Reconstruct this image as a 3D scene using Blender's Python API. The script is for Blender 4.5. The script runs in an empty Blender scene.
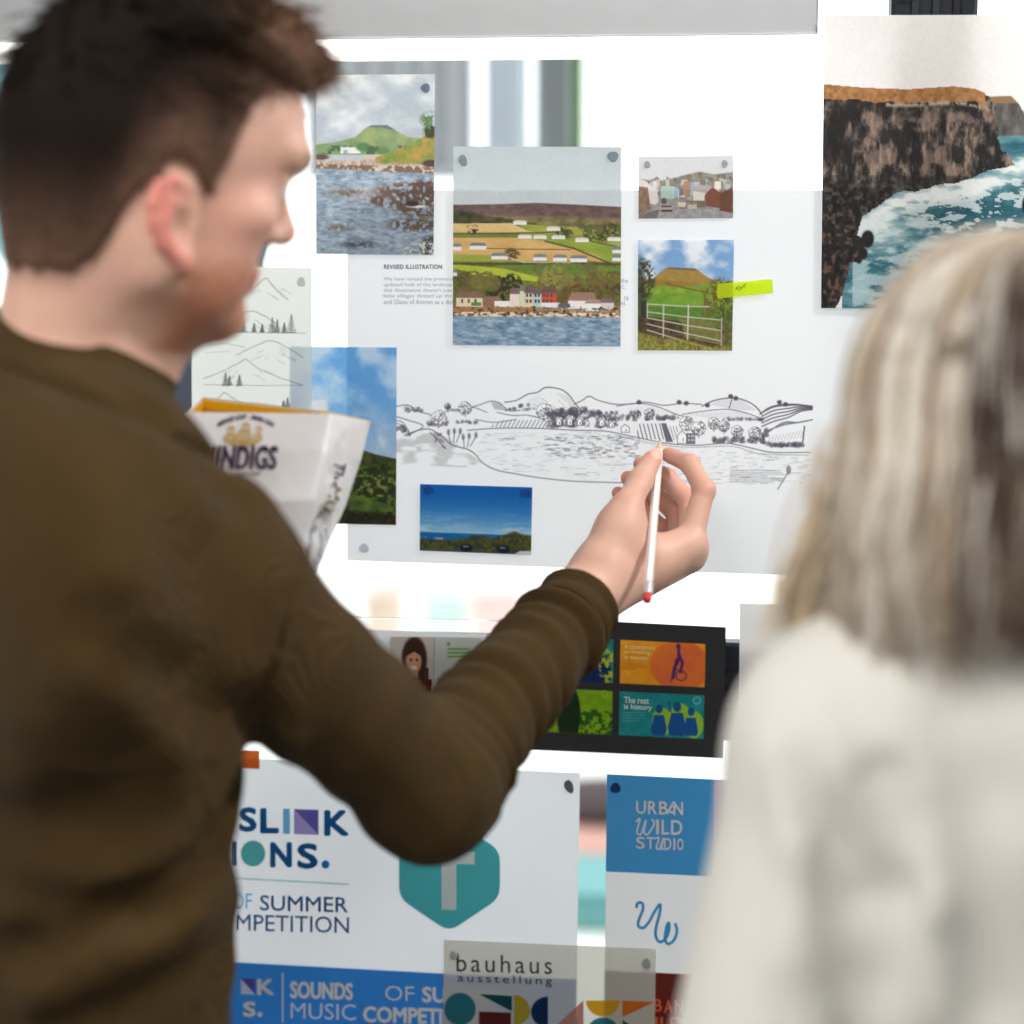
import bpy, math, random
import numpy as np
from mathutils import Vector, Matrix

random.seed(7)
sc = bpy.context.scene
COL = sc.collection

# ------------------------------------------------------------------ camera
FPX = 2130.0
CAM = np.array([0.0, -2.02, 1.62])
YAW, PIT = math.radians(7.0), math.radians(8.0)
CF = np.array([-math.sin(YAW) * math.cos(PIT), math.cos(YAW) * math.cos(PIT), -math.sin(PIT)])
CR = np.array([math.cos(YAW), math.sin(YAW), 0.0])
CU = np.cross(CR, CF)

def P(px, py, d):
    """World point seen at (px, py) at depth d along the view axis."""
    return CAM + d * (CF + (px - 512) / FPX * CR + (512 - py) / FPX * CU)

def G(px, py, y=0.0):
    """World point of the vertical plane Y = y seen at (px, py)."""
    r = CF + (px - 512) / FPX * CR + (512 - py) / FPX * CU
    return CAM + r * ((y - CAM[1]) / r[1])

cd = bpy.data.cameras.new('camera')
cam = bpy.data.objects.new('camera', cd); COL.objects.link(cam)
cd.sensor_width = 36.0
cd.lens = 36.0 * FPX / 1024.0
cam.matrix_world = Matrix(((CR[0], CU[0], -CF[0], CAM[0]), (CR[1], CU[1], -CF[1], CAM[1]), (CR[2], CU[2], -CF[2], CAM[2]), (0, 0, 0, 1)))
cd.dof.use_dof = True
cd.dof.focus_distance = 1.975
cd.dof.aperture_fstop = 2.45
cd.clip_start = 0.05
sc.camera = cam
sc.view_settings.view_transform = 'Standard'
sc.view_settings.look = 'None'
sc.view_settings.exposure = 0.0
sc.view_settings.gamma = 1.0
sc.view_settings.use_curve_mapping = False

# ------------------------------------------------------------------ helpers
def lin(c):
    c = np.asarray(c, float)
    return np.where(c <= 0.04045, c / 12.92, ((np.maximum(c, 0) + 0.055) / 1.055) ** 2.4)

def rgb(r, g, b):
    return tuple(lin(np.array([r, g, b]) / 255.0)) + (1.0,)

MATS = {}
def mat(name, col, rough=0.6, metal=0.0, spec=0.4, bump=None, transl=0.0, sheen=0.0, emit=0.0, sss=0.0, var=0.0):
    """Principled material; col is a linear RGBA or the name of a colour attribute."""
    if name in MATS: return MATS[name]
    m = bpy.data.materials.new(name); m.use_nodes = True
    nt = m.node_tree; N = nt.nodes; L = nt.links
    b = N['Principled BSDF']; out = N['Material Output']
    b.inputs['Roughness'].default_value = rough
    b.inputs['Metallic'].default_value = metal
    b.inputs['Specular IOR Level'].default_value = spec
    src = None
    if isinstance(col, str):
        a = N.new('ShaderNodeAttribute'); a.attribute_name = col; src = a.outputs['Color']
    else:
        b.inputs['Base Color'].default_value = col
        if var > 0:
            tc = N.new('ShaderNodeTexCoord'); nz = N.new('ShaderNodeTexNoise'); nz.inputs['Scale'].default_value = 40
            L.new(tc.outputs['Object'], nz.inputs['Vector'])
            mx = N.new('ShaderNodeMix'); mx.data_type = 'RGBA'
            mx.inputs['A'].default_value = tuple(x * (1 - var) for x in col[:3]) + (1,)
            mx.inputs['B'].default_value = tuple(min(1, x * (1 + var)) for x in col[:3]) + (1,)
            L.new(nz.outputs['Fac'], mx.inputs['Factor']); src = mx.outputs['Result']
    if src: L.new(src, b.inputs['Base Color'])
    if sheen:
        b.inputs['Sheen Weight'].default_value = sheen
        b.inputs['Sheen Roughness'].default_value = 0.5
    if emit:
        b.inputs['Emission Color'].default_value = col if not isinstance(col, str) else (1, 1, 1, 1)
        b.inputs['Emission Strength'].default_value = emit
    if sss:
        b.inputs['Subsurface Weight'].default_value = sss
        b.inputs['Subsurface Radius'].default_value = (1.0, 0.35, 0.2)
        b.inputs['Subsurface Scale'].default_value = 0.006
    if bump:
        kind, scale, dist, stren = bump
        bp = N.new('ShaderNodeBump'); bp.inputs['Strength'].default_value = stren; bp.inputs['Distance'].default_value = dist
        if kind == 'rib':
            a2 = N.new('ShaderNodeAttribute'); a2.attribute_name = 'rib'
            mu = N.new('ShaderNodeMath'); mu.operation = 'MULTIPLY'; mu.inputs[1].default_value = scale
            si = N.new('ShaderNodeMath'); si.operation = 'SINE'
            L.new(a2.outputs['Fac'], mu.inputs[0]); L.new(mu.outputs[0], si.inputs[0]); L.new(si.outputs[0], bp.inputs['Height'])
        else:
            tc2 = N.new('ShaderNodeTexCoord'); nz2 = N.new('ShaderNodeTexNoise'); nz2.inputs['Scale'].default_value = scale
            nz2.inputs['Detail'].default_value = 4
            L.new(tc2.outputs['Object'], nz2.inputs['Vector']); L.new(nz2.outputs['Fac'], bp.inputs['Height'])
        L.new(bp.outputs['Normal'], b.inputs['Normal'])
    if transl > 0:
        tr = N.new('ShaderNodeBsdfTranslucent'); ms = N.new('ShaderNodeMixShader'); ms.inputs[0].default_value = transl
        if src: L.new(src, tr.inputs['Color'])
        else: tr.inputs['Color'].default_value = col
        L.new(b.outputs[0], ms.inputs[1]); L.new(tr.outputs[0], ms.inputs[2]); L.new(ms.outputs[0], out.inputs['Surface'])
    MATS[name] = m
    return m

def tag(o, label=None, cat=None, group=None, kind=None):
    if label: o['label'] = label
    if cat: o['category'] = cat
    if group: o['group'] = group
    if kind: o['kind'] = kind
    return o

def link(name, me, m=None, parent=None, smooth=True):
    o = bpy.data.objects.new(name, me); COL.objects.link(o)
    if m is not None:
        for mm in (m if isinstance(m, (list, tuple)) else [m]): me.materials.append(mm)
    if parent is not None: o.parent = parent
    if smooth and len(me.polygons):
        me.polygons.foreach_set('use_smooth', np.ones(len(me.polygons), bool))
    return o

def empty(name, loc=(0, 0, 0)):
    o = bpy.data.objects.new(name, None); COL.objects.link(o); o.location = loc
    return o

def np_mesh(name, V, quads=None, tris=None):
    me = bpy.data.meshes.new(name)
    V = np.asarray(V, np.float32)
    loops = []; starts = []; n = 0
    if quads is not None and len(quads):
        q = np.asarray(quads, np.int32); loops.append(q.ravel()); starts.append(np.arange(len(q), dtype=np.int32) * 4); n = len(q) * 4
    if tris is not None and len(tris):
        t = np.asarray(tris, np.int32); loops.append(t.ravel()); starts.append(n + np.arange(len(t), dtype=np.int32) * 3)
    lp = np.concatenate(loops); st = np.concatenate(starts)
    me.vertices.add(len(V)); me.vertices.foreach_set('co', V.ravel())
    me.loops.add(len(lp)); me.loops.foreach_set('vertex_index', lp)
    me.polygons.add(len(st)); me.polygons.foreach_set('loop_start', st)
    me.update(calc_edges=True); me.validate()
    return me

def set_col(me, col, name='Col'):
    """col: (n,3) sRGB 0..1 per vertex."""
    a = me.attributes.new(name, 'FLOAT_COLOR', 'POINT')
    c = np.ones((len(col), 4), np.float32); c[:, :3] = lin(np.clip(col, 0, 1))
    a.data.foreach_set('color', c.ravel())

def set_float(me, v, name):
    a = me.attributes.new(name, 'FLOAT', 'POINT'); a.data.foreach_set('value', np.asarray(v, np.float32))

class MB:
    """Collects shapes into one mesh."""
    def __init__(s): s.v = []; s.f = []
    def add(s, V, F):
        n = len(s.v); s.v += [tuple(map(float, p)) for p in V]; s.f += [tuple(i + n for i in f) for f in F]; return s
    def box(s, lo, hi, bev=0.0, rot=None, org=None):
        lo = np.array(lo, float); hi = np.array(hi, float); c = (lo + hi) / 2; h = (hi - lo) / 2
        b = min(bev, h.min() * 0.9) if bev > 0 else 0
        if b == 0:
            V = [c + h * np.array([x, y, z]) for x in (-1, 1) for y in (-1, 1) for z in (-1, 1)]
            F = [(0, 1, 3, 2), (4, 6, 7, 5), (0, 4, 5, 1), (2, 3, 7, 6), (0, 2, 6, 4), (1, 5, 7, 3)]
        else:
            V = []; idx = {}
            for x in (-1, 1):
                for y in (-1, 1):
                    for z in (-1, 1):
                        for a in range(3):
                            e = h - b; e[a] = h[a]
                            idx[(x, y, z, a)] = len(V); V.append(c + e * np.array([x, y, z]))
            F = []
            S = (-1, 1)
            for a in range(3):
                o1, o2 = [k for k in range(3) if k != a]
                for s_ in S:
                    q = []
                    for (p, r) in ((-1, -1), (1, -1), (1, 1), (-1, 1)):
                        k = [0, 0, 0]; k[a] = s_; k[o1] = p; k[o2] = r
                        q.append(idx[(*k, a)])
                    F.append(q)
                for p in S:
                    for r in S:
                        q = []
                        for (s_, ax) in ((-1, o1), (1, o1), (1, o2), (-1, o2)):
                            k = [0, 0, 0]; k[a] = s_; k[o1] = p; k[o2] = r
                            q.append(idx[(*k, ax)])
                        F.append(q)
            for x in S:
                for y in S:
                    for z in S: F.append([idx[(x, y, z, a)] for a in range(3)])
        if rot is not None:
            o0 = c if org is None else np.array(org, float)
            V = [o0 + rot @ (v - o0) for v in V]
        return s.add(V, F)
    def lathe(s, prof, a, b, n=24, caps=True):
        """Surface of revolution: prof = [(t along a->b in metres, radius)]."""
        a = np.array(a, float); d = np.array(b, float) - a; d /= np.linalg.norm(d)
        u = np.cross(d, [0.3, 0.9, 0.31]); u /= np.linalg.norm(u); w = np.cross(d, u)
        V = []; F = []
        for (t, r) in prof:
            for k in range(n):
                an = 2 * math.pi * k / n
                V.append(a + d * t + r * (math.cos(an) * u + math.sin(an) * w))
        for i in range(len(prof) - 1):
            for k in range(n):
                k2 = (k + 1) % n
                F.append((i * n + k, i * n + k2, (i + 1) * n + k2, (i + 1) * n + k))
        if caps:
            F.append(tuple(range(n - 1, -1, -1))); F.append(tuple((len(prof) - 1) * n + k for k in range(n)))
        return s.add(V, F)
    def build(s, name, m, parent=None, smooth=False, recalc=True):
        me = bpy.data.meshes.new(name); me.from_pydata(s.v, [], s.f); me.update()
        if recalc:
            import bmesh
            bm = bmesh.new(); bm.from_mesh(me); bmesh.ops.recalc_face_normals(bm, faces=bm.faces); bm.to_mesh(me); bm.free()
        return link(name, me, m, parent, smooth)

def noise2(h, w, sy, sx, seed=0, octv=4, gain=0.5):
    """Value noise on an h x w grid, about sy x sx cells, range about 0..1."""
    rg = np.random.default_rng(seed); out = np.zeros((h, w)); amp = 1.0; tot = 0.0
    for o in range(octv):
        gy = max(2, int(sy * 2 ** o) + 2); gx = max(2, int(sx * 2 ** o) + 2)
        g = rg.random((gy + 1, gx + 1))
        yy = np.linspace(0, gy - 1.001, h); xx = np.linspace(0, gx - 1.001, w)
        y0 = yy.astype(int); x0 = xx.astype(int); fy = (yy - y0)[:, None]; fx = (xx - x0)[None, :]
        fy = fy * fy * (3 - 2 * fy); fx = fx * fx * (3 - 2 * fx)
        v = (g[y0][:, x0] * (1 - fy) + g[y0 + 1][:, x0] * fy) * (1 - fx) + (g[y0][:, x0 + 1] * (1 - fy) + g[y0 + 1][:, x0 + 1] * fy) * fx
        out += amp * v; tot += amp; amp *= gain
        if gy > 2 * h and gx > 2 * w: break
    return np.clip((out / tot - 0.5) * 1.6 + 0.5, 0, 1)

class Canvas:
    """A small picture painted with masks; u to the right, v down, both 0..1."""
    def __init__(s, w, h, col=(1, 1, 1)):
        s.w, s.h = int(w), int(h)
        s.a = np.zeros((s.h, s.w, 3)); s.a[:] = np.array(col) / (255.0 if max(col) > 1 else 1)
        s.u = np.linspace(0, 1, s.w)[None, :].repeat(s.h, 0); s.v = np.linspace(0, 1, s.h)[:, None].repeat(s.w, 1)
    def nz(s, sy, sx, seed, octv=4, gain=0.5): return noise2(s.h, s.w, sy, sx, seed, octv, gain)
    def fill(s, m, c):
        c = np.asarray(c, float)
        if c.max() > 1.5: c = c / 255.0
        s.a = s.a * (1 - m[..., None]) + c * m[..., None]; return s
    def mixc(s, c1, c2, t):
        c1 = np.array(c1) / 255.0; c2 = np.array(c2) / 255.0
        return c1 + (c2 - c1) * np.clip(t, 0, 1)[..., None]
    def line_mask(s, pts, soft=1.0):
        """1 below the skyline given by (u, v) points."""
        pts = sorted(pts); f = np.interp(s.u[0], [p[0] for p in pts], [p[1] for p in pts])
        return np.clip((s.v - f[None, :]) * s.h / soft + 0.5, 0, 1)
    def sky(s, f, soft=1.0): return np.clip((s.v - f) * s.h / soft + 0.5, 0, 1)
    def ell(s, cx, cy, rx, ry, soft=1.0):
        d = np.sqrt(((s.u - cx) / rx) ** 2 + ((s.v - cy) / ry) ** 2)
        return np.clip((1 - d) * min(rx * s.w, ry * s.h) / soft + 0.5, 0, 1)
    def poly(s, pts):
        """Antialiased polygon mask."""
        m = np.zeros((s.h, s.w)); px = np.array([p[0] for p in pts]); py = np.array([p[1] for p in pts])
        for (ox, oy) in ((-.25, -.25), (.25, -.25), (-.25, .25), (.25, .25)):
            U = s.u + ox / s.w; Vv = s.v + oy / s.h; ins = np.zeros((s.h, s.w), bool); j = len(pts) - 1
            for i in range(len(pts)):
                if py[i] != py[j]:
                    ins ^= ((py[i] > Vv) != (py[j] > Vv)) & (U < (px[j] - px[i]) * (Vv - py[i]) / (py[j] - py[i]) + px[i])
                j = i
            m += ins * 0.25
        return m
    def rect(s, u0, v0, u1, v1): return s.poly([(u0, v0), (u1, v0), (u1, v1), (u0, v1)])
    def stroke(s, pts, wpx=1.0, c=(60, 60, 70), a=1.0):
        """Polyline with a width in canvas pixels."""
        c = np.array(c) / 255.0
        for (p, q) in zip(pts[:-1], pts[1:]):
            x0, y0, x1, y1 = p[0] * s.w, p[1] * s.h, q[0] * s.w, q[1] * s.h
            r = wpx / 2 + 1
            i0, i1 = int(max(0, min(x0, x1) - r)), int(min(s.w, max(x0, x1) + r + 1))
            j0, j1 = int(max(0, min(y0, y1) - r)), int(min(s.h, max(y0, y1) + r + 1))
            if i0 >= i1 or j0 >= j1: continue
            X, Y = np.meshgrid(np.arange(i0, i1), np.arange(j0, j1))
            dx, dy = x1 - x0, y1 - y0; L2 = dx * dx + dy * dy + 1e-9
            t = np.clip(((X - x0) * dx + (Y - y0) * dy) / L2, 0, 1)
            d = np.hypot(X - x0 - t * dx, Y - y0 - t * dy)
            m = np.clip(wpx / 2 + 0.5 - d, 0, 1) * a * min(1, wpx)
            s.a[j0:j1, i0:i1] = s.a[j0:j1, i0:i1] * (1 - m[..., None]) + c * m[..., None]
        return s
    def sample(s, U, V):
        x = np.clip(U, 0, 1) * (s.w - 1); y = np.clip(V, 0, 1) * (s.h - 1)
        x0 = np.minimum(x.astype(int), s.w - 2); y0 = np.minimum(y.astype(int), s.h - 2); fx = (x - x0)[:, None]; fy = (y - y0)[:, None]
        A = s.a
        return (A[y0, x0] * (1 - fx) + A[y0, x0 + 1] * fx) * (1 - fy) + (A[y0 + 1, x0] * (1 - fx) + A[y0 + 1, x0 + 1] * fx) * fy

def bil(q, u, v):
    """Bilinear corner map; q = TL, TR, BR, BL."""
    q = [np.array(p, float) for p in q]; u = np.asarray(u)[..., None]; v = np.asarray(v)[..., None]
    return (q[0] * (1 - u) + q[1] * u) * (1 - v) + (q[3] * (1 - u) + q[2] * u) * v

PAPER = lambda: mat('printed_paper', 'Col', rough=0.55, spec=0.3, transl=0.42)
PHOTO = lambda: mat('photo_paper', 'Col', rough=0.45, spec=0.3, transl=0.30)

def sheet(name, quad, y, canvas, m, us=None, vs=None, parent=None, curl=0.0):
    """A sheet of paper on the glass: quad of pixel corners TL, TR, BR, BL mapped onto the plane Y = y, painted by the canvas."""
    W = [G(p[0], p[1], y) for p in quad]
    us = np.linspace(0, 1, canvas.w) if us is None else np.asarray(us)
    vs = np.linspace(0, 1, canvas.h) if vs is None else np.asarray(vs)
    U, V = np.meshgrid(us, vs)
    co = bil(W, U, V)
    if curl: co[..., 1] -= curl * (V ** 3) * (0.4 + 0.6 * U)
    nx, ny = len(us), len(vs)
    i = np.arange(nx * ny).reshape(ny, nx)
    q = np.stack([i[:-1, :-1], i[1:, :-1], i[1:, 1:], i[:-1, 1:]], -1).reshape(-1, 4)
    base = co[0, 0].copy()
    me = np_mesh(name, (co - base).reshape(-1, 3), q)
    set_col(me, canvas.sample(U.ravel(), V.ravel()))
    o = link(name, me, m, parent); o.location = base
    return o

_txt = {}
def text_verts(body, bold=0.0, shear=0.0, space=1.0):
    key = (body, bold, shear, space)
    if key in _txt: return _txt[key]
    c = bpy.data.curves.new('t', 'FONT'); c.body = body; c.offset = bold; c.shear = shear; c.space_character = space
    c.resolution_u = 3; c.fill_mode = 'FRONT'
    o = bpy.data.objects.new('t', c); COL.objects.link(o)
    dg = bpy.context.evaluated_depsgraph_get(); dg.update()
    me = bpy.data.meshes.new_from_object(o.evaluated_get(dg))
    V = np.zeros(len(me.vertices) * 3); me.vertices.foreach_get('co', V); V = V.reshape(-1, 3)
    F = [tuple(p.vertices) for p in me.polygons]
    bpy.data.objects.remove(o); bpy.data.curves.remove(c); bpy.data.meshes.remove(me)
    _txt[key] = (V, F)
    return V, F

def text_uv(body, **k):
    """Text vertices normalised to its own bounding box, v down."""
    V, F = text_verts(body, **k)
    lo, hi = V.min(0), V.max(0)
    return (V[:, 0] - lo[0]) / (hi[0] - lo[0]), (hi[1] - V[:, 1]) / (hi[1] - lo[1]), F

class Ink:
    """Flat lettering and shapes lying on a sheet at plane Y = y, given in photo pixels; new() starts another part."""
    def __init__(s, y): s.y = y; s.n = 0; s.parts = []
    def new(s, name):
        if s.parts and not s.parts[-1][1]: s.parts.pop()
        s.parts.append((name, [], [], [])); return s
    def text(s, body, x0, x1, y0, y1, mi=0, slope=0.0, bold=0.0, **k):
        u, v, F = text_uv(body, **k)
        h = abs(y1 - y0); w = max(0.0, bold) * h * 0.9; x0 += w; x1 -= w; y0 += w; y1 -= w
        offs = [(0, 0)] if w <= 0 else [(w * math.cos(t * math.pi / 4), w * math.sin(t * math.pi / 4)) for t in range(8)]
        for (ox, oy) in offs:
            X = x0 + u * (x1 - x0); Y = y0 + v * (y1 - y0) + slope * (X - x0); s.raw(X + ox, Y + oy, F, mi)
        return s
    def raw(s, X, Y, F, mi=0):
        if not s.parts: s.new('lettering')
        _, V, FF, M = s.parts[-1]; n = len(V); y = s.y - 1.5e-6 * s.n; s.n += 1
        V += [G(a, b, y) for a, b in zip(X, Y)]; FF += [tuple(i + n for i in f) for f in F]; M += [mi] * len(F); return s
    def poly(s, pts, mi=0): return s.raw([p[0] for p in pts], [p[1] for p in pts], [tuple(range(len(pts)))], mi)
    def ell(s, cx, cy, rx, ry, mi=0, a0=0, a1=360, n=40):
        return s.poly([(cx + rx * math.cos(math.radians(a0 + (a1 - a0) * k / n)), cy + ry * math.sin(math.radians(a0 + (a1 - a0) * k / n))) for k in range(n + (0 if a1 - a0 == 360 else 1))], mi)
    def path(s, pts, w, mi=0):
        """Ribbon of width w (pixels) along points."""
        p = np.array(pts, float); t = np.gradient(p, axis=0); t /= np.linalg.norm(t, axis=1)[:, None] + 1e-9
        nrm = np.stack([-t[:, 1], t[:, 0]], 1) * w / 2
        for i in range(len(p) - 1):
            q = [p[i] + nrm[i], p[i + 1] + nrm[i + 1], p[i + 1] - nrm[i + 1], p[i] - nrm[i]]; s.poly([tuple(z) for z in q], mi)
        return s
    def build(s, name, mats, parent):
        base = np.array(parent.location)
        for pn, V, F, M in s.parts:
            me = bpy.data.meshes.new(pn); me.from_pydata([tuple(v - base) for v in V], [], F); me.update()
            used = sorted(set(M)); me.polygons.foreach_set('material_index', np.array([used.index(m) for m in M], np.int32))
            link(pn if pn != 'lettering' else name, me, [mats[m] for m in used], parent, smooth=False)

def spline(pts, n=12):
    """Catmull-Rom through the points."""
    p = [np.array(q, float) for q in pts]; p = [2 * p[0] - p[1]] + p + [2 * p[-1] - p[-2]]; out = []
    for i in range(1, len(p) - 2):
        for k in range(n):
            t = k / n; a, b, c, d = p[i - 1], p[i], p[i + 1], p[i + 2]
            out.append(0.5 * (2 * b + (c - a) * t + (2 * a - 5 * b + 4 * c - d) * t * t + (3 * b - a - 3 * c + d) * t ** 3))
    out.append(p[-2]); return out

def inkmat(name, r, g, b, t=0.35): return mat('ink_' + name, rgb(r, g, b), rough=0.6, spec=0.2, transl=t)
WORLD = 2.55
LAMPS = [('ceiling_lamp', (-0.9, -1.75, 2.58), (-0.8, -1.5, 0), 1.5, .7, 46, (1, .97, .93)),
         ('ceiling_lamp', (0.2, -2.9, 2.58), (0.0, 0.0, 1.0), 1.6, .8, 25, (1, .97, .93)),
         ('spot_lamp', (0.95, -.42, 2.45), (0.1, -.2, 1.45), .14, .14, 18, (1, .98, .95))]
# ------------------------------------------------------------------ pictures
R = 1.35
def paint_coast():
    c = Canvas(118 * R, 180 * R, (205, 213, 222)); u, v = c.u, c.v
    cl = c.nz(7, 3, 1); c.fill(np.clip((cl - .45) * 3, 0, 1), (238, 241, 244)); c.fill(np.clip((.42 - cl) * 3, 0, .6), (176, 188, 202))
    g = c.nz(20, 14, 2)
    c.fill(c.line_mask([(0, .385), (.15, .375), (.33, .345), (.42, .295), (.47, .28), (.6, .28), (.68, .31), (.78, .345), (1, .36)], 2), c.mixc((128, 158, 112), (176, 186, 128), g))
    c.fill(c.poly([(.425, .292), (.47, .279), (.6, .279), (.67, .305), (.62, .305), (.55, .29), (.47, .292)]) * .8, (98, 124, 138))
    c.fill(c.sky(.40 + 0 * u, 3), (136, 172, 122)); t = c.nz(26, 26, 3)
    c.fill(np.clip((t - .5) * 6, 0, 1) * (abs(v - .415) < .025), (88, 116, 84))
    c.fill(c.rect(.21, .40, .38, .435), (240, 242, 244)); c.fill(c.rect(.23, .415, .27, .435), (180, 186, 196))
    c.fill(c.ell(.4, .40, .06, .025, 3), (98, 142, 92)); c.fill(c.ell(.47, .415, .04, .022, 3), (90, 108, 82)); c.fill(c.ell(.57, .42, .05, .02, 3), (112, 146, 96))
    c.fill(c.sky(.442 + 0 * u, 2), (214, 202, 186)); c.fill(c.rect(.08, .447, .4, .475), (196, 206, 216))
    n = c.nz(50, 40, 4); c.fill(c.sky(.475 - .01 * u, 2), c.mixc((172, 142, 122), (232, 218, 204), n))
    hill = c.line_mask([(0, .9), (.5, .46), (.62, .43), (.8, .385), (.92, .34), (1, .30)], 2) * (v < .475 + .03 * n) * (u > .5)
    c.fill(hill, c.mixc((122, 156, 72), (206, 160, 84), c.nz(30, 22, 5)))
    tr = np.clip((c.nz(40, 30, 6) - .38) * 5, 0, 1)
    c.fill(c.ell(1.0, .25, .12, .05, 4) * tr, (108, 138, 92)); c.fill(c.ell(.97, .32, .07, .035, 4) * np.clip(tr + .3, 0, 1), (74, 82, 58))
    c.fill(c.ell(.04, .455, .07, .016, 2), (110, 88, 84))
    c.fill(c.sky(.495 + .02 * u + .012 * (n - .5), 2) * (n < .62), (138, 112, 98))
    w = c.nz(70, 16, 7, 4, .7)
    water = c.sky(.515 + .03 * u + .008 * n, 2)
    c.fill(water, c.mixc((112, 134, 158), (196, 208, 220), w) * (1.06 - .32 * np.clip(v - .55, 0, 1))[..., None])
    c.fill(np.clip(1 - np.hypot((u - .45) / .35, (v - .66) / .06), 0, 1) * .8, (224, 226, 230))
    k = c.nz(50, 35, 8)
    for (x, y, rx, ry, col) in ((.28, .655, .1, .012, (150, 128, 112)), (.7, .64, .14, .028, (142, 110, 98)), (.58, .70, .1, .022, (132, 106, 92)), (.95, .65, .2, .05, (116, 88, 82)),
                                (.92, .73, .2, .045, (112, 92, 72)), (.85, .83, .17, .025, (104, 92, 78)), (.2, .85, .07, .01, (128, 120, 108)), (.35, .945, .07, .008, (70, 80, 90)), (1.0, .96, .1, .05, (84, 82, 84))):
        c.fill(np.clip(c.ell(x, y, rx * 1.15, ry * 1.25, 9) * 1.5, 0, 1) * np.clip((k - .30) * 4.5, 0, 1), tuple(q_ * .92 for q_ in col))
    c.fill(c.ell(.86, .73, .08, .008, 2), (232, 234, 236)); c.fill((k > .66) * c.ell(.9, .98, .15, .06, 3), (200, 198, 190))
    c.fill(c.ell(.82, .715, .05, .015, 2), (62, 54, 54)); c.fill(c.ell(.97, .49, .07, .02, 2), (96, 74, 68))
    return c

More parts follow.
